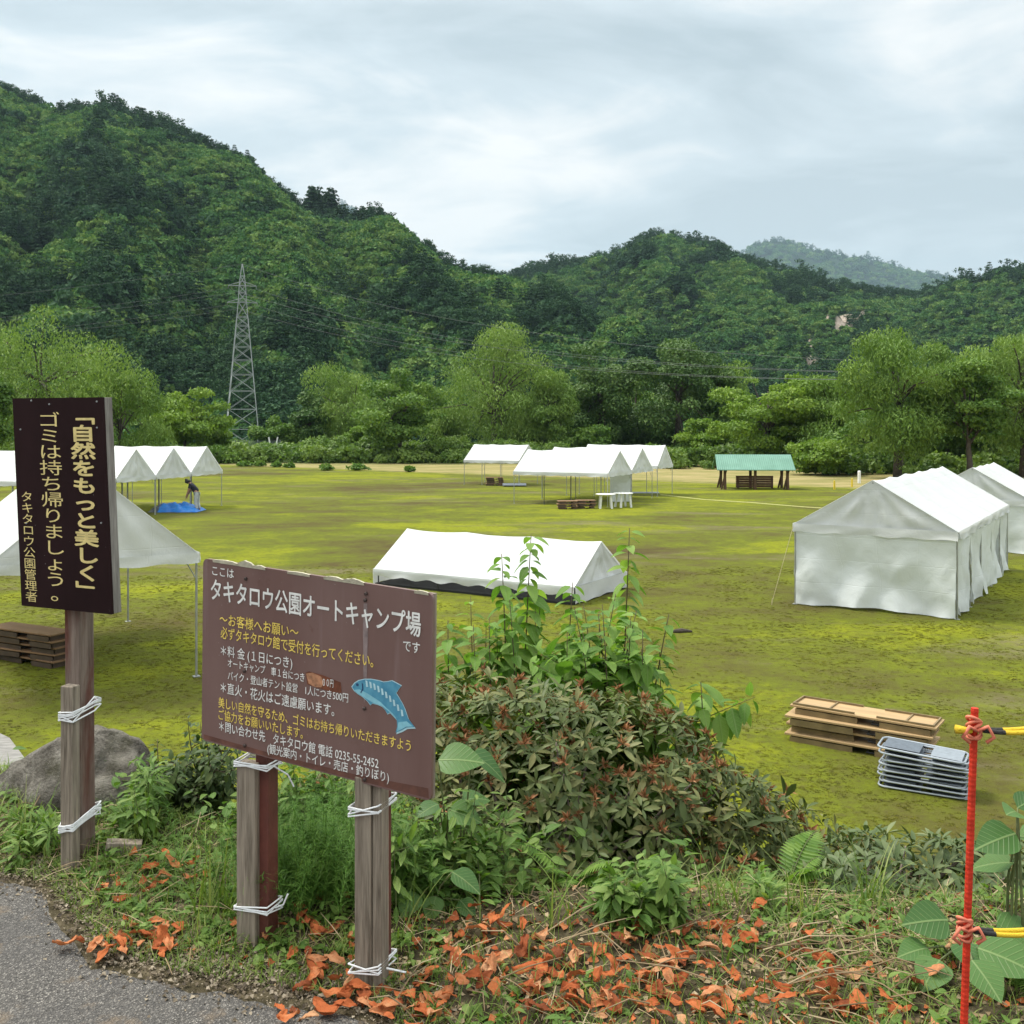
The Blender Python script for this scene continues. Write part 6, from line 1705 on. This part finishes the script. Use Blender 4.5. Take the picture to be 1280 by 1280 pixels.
# ---- ground cover of the verge
rng = np.random.default_rng(430)
def dens_l(x, y): return np.clip(.35 + .9 * (vnoise(x * 2.2, y * 2.2, 3) + .42), 0, 1) * np.where(x > -.3, .62, 1.0) * np.where(y < road_edge(x) + .08, .4, 1)
p = region_pts(rng, 60000, (-3.4, 3.2), (2.3, 5.2), dens_l)
blades('grass', p, rng.uniform(.03, .11, len(p)), rng.uniform(.0022, .0048, len(p)), rng, F_GRASS, .75)
# tall grass blades near the posts
q = np.concatenate([gpt(px, d)[None] + rng.normal(0, .035, (m_, 3)) * np.array([1, 1, 0]) for px, d, m_ in [(285, 3.5, 26), (268, 3.6, 18), (350, 3.5, 16), (180, 4.1, 20), (40, 4.1, 25), (500, 3.3, 10), (900, 3.5, 20), (1000, 3.5, 20), (820, 3.45, 15), (1090, 3.6, 25), (700, 3.4, 10)]])
blades('grass', q, rng.uniform(.12, .32, len(q)), rng.uniform(.004, .008, len(q)), rng, F_GRASS, .55, 'stuff', 6)
# small leafy weeds
def dens_w(x, y): return np.clip(.05 + 1.1 * (vnoise(x * 1.8 + 9, y * 1.8, 13) + .38), 0, 1) * np.where(x > -.2, np.where(y < 3.25, .38, .65), 1.0) * np.where((x > 1.0) & (y > 3.6), .25, 1) * np.where(y < road_edge(x) + .12, .12, 1)
p = region_pts(rng, 9500, (-3.4, 3.0), (2.4, 5.0), dens_w)
k = np.repeat(np.arange(len(p)), 6); m_ = len(k)
a = rng.random(m_) * 6.283; el = rng.uniform(-.1, .9, m_)
d = np.stack([np.cos(a) * np.cos(el), np.sin(a) * np.cos(el), np.sin(el)], 1)
hgt = (rng.random(len(p)) ** 2 * .06)[k]
o = put('weeds', OVATE, p[k] + np.stack([rng.normal(0, .014, m_), rng.normal(0, .014, m_), hgt * rng.random(m_) + .006], 1), d, np.array([0, 0, 1.0]) + .4 * randdir(rng, m_), rng.uniform(.018, .048, m_), F_WEED, None, rng)
tag(o, kind='stuff')
# creeping weeds on the bank, filling the gaps between the bushes
p = region_pts(rng, 4200, (-4.5, 3.6), (3.5, 6.4), lambda x, y: np.clip(.35 + vnoise(x * 1.5, y * 1.5, 23), 0, 1) * (y > bank_edge(x)) * np.where((x > .95) & (y < 4.6), .12, 1) * np.where((x > .12) & (y < 4.4), .3, 1) * np.where((x < -2.1) & (y > 4.5), .05, 1))
k = np.repeat(np.arange(len(p)), 9); m_ = len(k)
a = rng.random(m_) * 6.283; el = rng.uniform(-.2, .9, m_)
d = np.stack([np.cos(a) * np.cos(el), np.sin(a) * np.cos(el), np.sin(el)], 1)
o = put('bank_weeds', OVATE, p[k] + np.stack([rng.normal(0, .03, m_), rng.normal(0, .03, m_), rng.random(m_) ** 1.5 * .20], 1), d, np.array([0, 0, 1.0]) + .5 * randdir(rng, m_), rng.uniform(.03, .075, m_), F_WEED, None, rng)
tag(o, kind='stuff')
# dry straw
def dens_s(x, y): return np.clip(.1 + 1.1 * (vnoise(x * 2.5 + 4, y * 2.5, 33) + .45), 0, 1) * np.where((x > -.5) | (y < road_edge(x) + .3), 1, .35)
p = region_pts(rng, 6500, (-3.2, 3.0), (2.3, 4.3), dens_s); m_ = len(p)
a = rng.random(m_) * 6.283; d = np.stack([np.cos(a), np.sin(a), rng.normal(.05, .22, m_)], 1)
ST = (np.array([(-.008, 0, 0), (0, 0, .012), (.008, 0, 0), (-.006, .5, .03), (0, .5, .045), (.006, .5, .03), (-.003, 1, 0), (0, 1, .006), (.003, 1, 0)]), np.array([(0, 1, 4, 3), (1, 2, 5, 4), (3, 4, 7, 6), (4, 5, 8, 7)]))
sc = rng.uniform(.03, .16, m_); wv = rng.uniform(.8, 2.2, m_) * .14
o = put('dry_straw_litter', ST, p + np.array([0, 0, .012]) + np.stack([0 * a, 0 * a, .02 * rng.random(m_)], 1), d, np.array([0, 0, 1.0]) + .2 * randdir(rng, m_), np.stack([wv, sc, sc], 1), F_STRAW, None, rng)
tag(o, kind='stuff')
# crumbled leaf bits
p = region_pts(rng, 26000, (-3.2, 3.0), (2.35, 4.3), lambda x, y: np.clip(dens_s(x + 3, y + 1) * .9 + .5 * (y < road_edge(x) + .35), 0, 1)); m_ = len(p)
o = put('leaf_litter', leaf_tpl(2, .7, .4, .4), p + np.array([0, 0, .008]), np.concatenate([rng.normal(size=(m_, 2)), rng.normal(0, .25, (m_, 1))], 1), np.array([0, 0, 1.0]) + .6 * randdir(rng, m_), rng.uniform(.010, .032, m_), F_STRAW, None, rng)
tag(o, kind='stuff')
# grit and crumbs where the asphalt breaks up
n = 22000; x = rng.uniform(-3.2, .4, n); y = road_edge(x) + rng.normal(.06, .10, n)
p = np.stack([x, y, np.maximum(gz(x, y), .022 * sstep((road_edge(x) - y) / .6) + .004) + .004], 1)
o = put('grit_litter', leaf_tpl(2, .8, .4, .4), p, np.concatenate([rng.normal(size=(n, 2)), rng.normal(0, .25, (n, 1))], 1), np.array([0, 0, 1.0]) + .6 * randdir(rng, n), .004 + .016 * rng.random(n) ** 2, F_CRUMB, None, rng)
tag(o, kind='stuff')
n = 3000; x = rng.uniform(-3.2, .4, n); y = road_edge(x) + np.abs(rng.normal(0, .09, n)) - .03
blades('grass', np.stack([x, y, gz(x, y)], 1), rng.uniform(.02, .06, n), rng.uniform(.002, .004, n), rng, F_GRASS, .9)
# small torn pieces of the orange leaves
def dens_d(x, y): return np.clip(1.1 * (vnoise(x * 2.1, y * 2.1, 53) + .35), 0, 1) * np.where(y < 3.55, 1, .3) * np.where(x > -.45, 1, .35)
p = region_pts(rng, 5200, (-2.2, 2.2), (2.6, 3.8), dens_d); m_ = len(p)
o = put('leaf_litter', leaf_tpl(3, .75, .3, .5, wave=.5), p + np.array([0, 0, .012]), np.concatenate([rng.normal(size=(m_, 2)), rng.normal(0, .25, (m_, 1))], 1), np.array([0, 0, 1.0]) + .5 * randdir(rng, m_), rng.uniform(.012, .042, m_), F_DEAD, None, rng)
tag(o, kind='stuff')
# large fallen leaves, curled
def curled(seed):
    rg = np.random.default_rng(seed); nu, nv = 11, 9
    u = np.linspace(0, 1, nu); v = np.linspace(-1, 1, nv); U_, V_ = np.meshgrid(u, v, indexing='ij')
    w = .26 * np.sin(np.pi * np.clip(U_, .03, .985) ** .85) ** .75 * (1 + .5 * fbm(U_ * 6, np.sign(V_) + seed, seed, 3))
    curl = rg.uniform(.5, 1.6); th = V_ * curl * .5 * (0.7 + .6 * U_)
    x = w * np.sin(th) / max(curl * .5, .3) * 1.0; z = w * (1 - np.cos(th)) * 1.0 + .10 * np.sin(U_ * 4 + seed) + .19 * fbm(U_ * 3.4 + seed, V_ * 1.9, seed + 1, 3)
    y = U_ + .05 * fbm(V_ * 2, U_ * 3, seed + 3, 2)
    return np.stack([x.ravel(), y.ravel(), z.ravel()], 1), grid_faces(nu, nv)
CUR = [curled(k) for k in range(8)]
clusters = [(180, 1108, 45, 12, 7), (185, 1165, 50, 14, 11), (190, 1185, 40, 8, 6), (120, 1180, 22, 6, 2), (135, 1118, 20, 8, 3), (240, 1098, 40, 14, 6), (400, 1185, 35, 22, 9), (415, 1215, 35, 18, 9), (370, 1268, 25, 8, 4), (360, 1175, 25, 25, 4), (445, 1245, 25, 10, 4),
            (560, 1240, 70, 25, 14), (640, 1250, 80, 25, 18), (760, 1230, 90, 30, 22), (850, 1215, 70, 25, 16), (860, 1250, 60, 20, 12), (700, 1195, 90, 18, 10), (980, 1220, 60, 22, 9), (1040, 1250, 50, 14, 9), (1100, 1265, 50, 10, 5), (800, 1270, 120, 8, 14), (590, 1195, 50, 25, 8), (940, 1175, 80, 14, 5), (1150, 1240, 60, 15, 4), (500, 1265, 60, 10, 7), (620, 1170, 50, 10, 4)]
rng = np.random.default_rng(440)
Vs, Fl, rr, n0 = [], [], [], 0
for px, py, sx, sy, c in clusters:
    for i in range(int(c * 1.5)):
        q = G(px + rng.normal(0, sx * .85), py + rng.normal(0, sy * .9), 0.02); q[2] = float(gz(q[0], q[1])) + .016 + .02 * rng.random()
        TV, TF = CUR[rng.integers(8)]
        up = np.array([0, 0, 1.0 if rng.random() < .6 else -1.0]) + .24 * rng.normal(size=3)
        Rm = frames(np.array([rng.normal(), rng.normal(), rng.normal(0, .18)])[None], up[None])[0]
        s = rng.uniform(.036, .088)
        V = (TV - np.array([0, .5, .06])) * s @ Rm.T + q; V[:, 2] += max(0, q[2] - V[:, 2].min() - .008)
        Vs.append(V); Fl.append(TF + n0); n0 += len(V); rr.append(np.full(len(TF), rng.random() ** 1.25))
o = mesh_obj('fallen_leaves', np.concatenate(Vs), [np.concatenate(Fl)], F_DEAD, None, smooth=True, rnd=np.concatenate(rr)); tag(o, kind='stuff')
for px, py, d, s, ang, lab in [(1066, 1172, 3.62, .105, (.12, -.1, 1.0), 'single curled orange leaf standing up on the low bush right of centre'), (1035, 1190, 3.5, .06, (.3, -.4, .7), 'small pale orange curled leaf left of the upright one')]:
    TV, TF = CUR[3]
    Rm = frames(np.array(ang)[None], np.array([0.1, -1.0, .1])[None])[0]
    o = mesh_obj('dead_leaf', (TV * np.array([1.5, 1, 1.2])) * s @ Rm.T, [TF], F_DEAD, None, smooth=True, rnd=np.full(len(TF), .8), loc=tuple(P(px, py, d)))
    tag(o, lab, 'leaf', 'upright dead leaves')
# dry stalks leaning in the bottom right and by the boulder
mb = MB(); rng = np.random.default_rng(450)
for i in range(70):
    px, py = (rng.uniform(940, 1110), rng.uniform(1190, 1280)) if i < 34 else ((rng.uniform(20, 110), rng.uniform(1005, 1075)) if i < 52 else (rng.uniform(480, 900), rng.uniform(1170, 1280)))
    q = G(px, py, .02); q[2] = float(gz(q[0], q[1])) + .02
    a = rng.uniform(0, 6.283) if i >= 34 else rng.normal(-.75, .5); L = rng.uniform(.10, .32)
    e = q + np.array([math.cos(a) * L, math.sin(a) * L * .6, rng.uniform(.0, .09)]); md = (q + e) / 2 + np.array([0, 0, .02]) + rng.normal(0, .012, 3)
    mb.tube([q, md, e], [.0026, .0022, .0012], 5, rng.random())
o = mb.build('dry_stalks', F_STRAW, None, rnd=True); tag(o, kind='stuff')
# moss and short grass tufts in the nearer part of the field
def tuft(name, seed, n=26):
    rg = np.random.default_rng(seed)
    a = rg.random(n) * 6.283; d = np.stack([np.cos(a), np.sin(a), rg.uniform(.1, .8, n)], 1)
    ps = np.stack([rg.normal(0, .5, n), rg.normal(0, .5, n), np.zeros(n)], 1)
    V, Fs = scatter(KITE[0] * np.array([.5, 1, 1]), KITE[1], ps, frames(d, randdir(rg, n)), rg.uniform(.3, .75, n))
    return proto(name, V, Fs, F_MOSS, rg.random(n))
rng = np.random.default_rng(460); n = 110000
yy = 7.6 * np.exp(rng.random(n) * math.log(30 / 7.6)); xx = rng.uniform(-.60, .58, n) * yy
kp = vnoise(xx * .9, yy * .9, 41) + .5 * vnoise(xx * .25, yy * .25, 42) > rng.uniform(-.45, .35, n)
xx, yy = xx[kp], yy[kp]; zz = gz(xx, yy)
ok = zz < -2.2; xx, yy, zz = xx[ok], yy[ok], zz[ok]
gn_scatter('grass', np.stack([xx, yy, zz - .003], 1), rng.integers(0, 2, len(xx)), rng.uniform(.012, .034, len(xx)) * (yy / 12) ** .5, rng.random(len(xx)) * 6.28, [tuft('tuft_a', 1), tuft('tuft_b', 2)])

# ================================================================== air
hz0, hz1 = -8.0, 1150.0
hb = MB().box((200, 3400, (hz0 + hz1) / 2), (13000, 7200, hz1 - hz0)).build('haze', None, None)
t = NT('haze')
pv_ = t.n('ShaderNodeVolumePrincipled'); pv_.inputs['Color'].default_value = (0.58, 0.80, 0.96, 1); pv_.inputs['Density'].default_value = 0.000075; pv_.inputs['Anisotropy'].default_value = 0.3
t.l(pv_.outputs[0], t.out.inputs['Volume'])
hb.data.materials.append(t.m); tag(hb, kind='stuff')
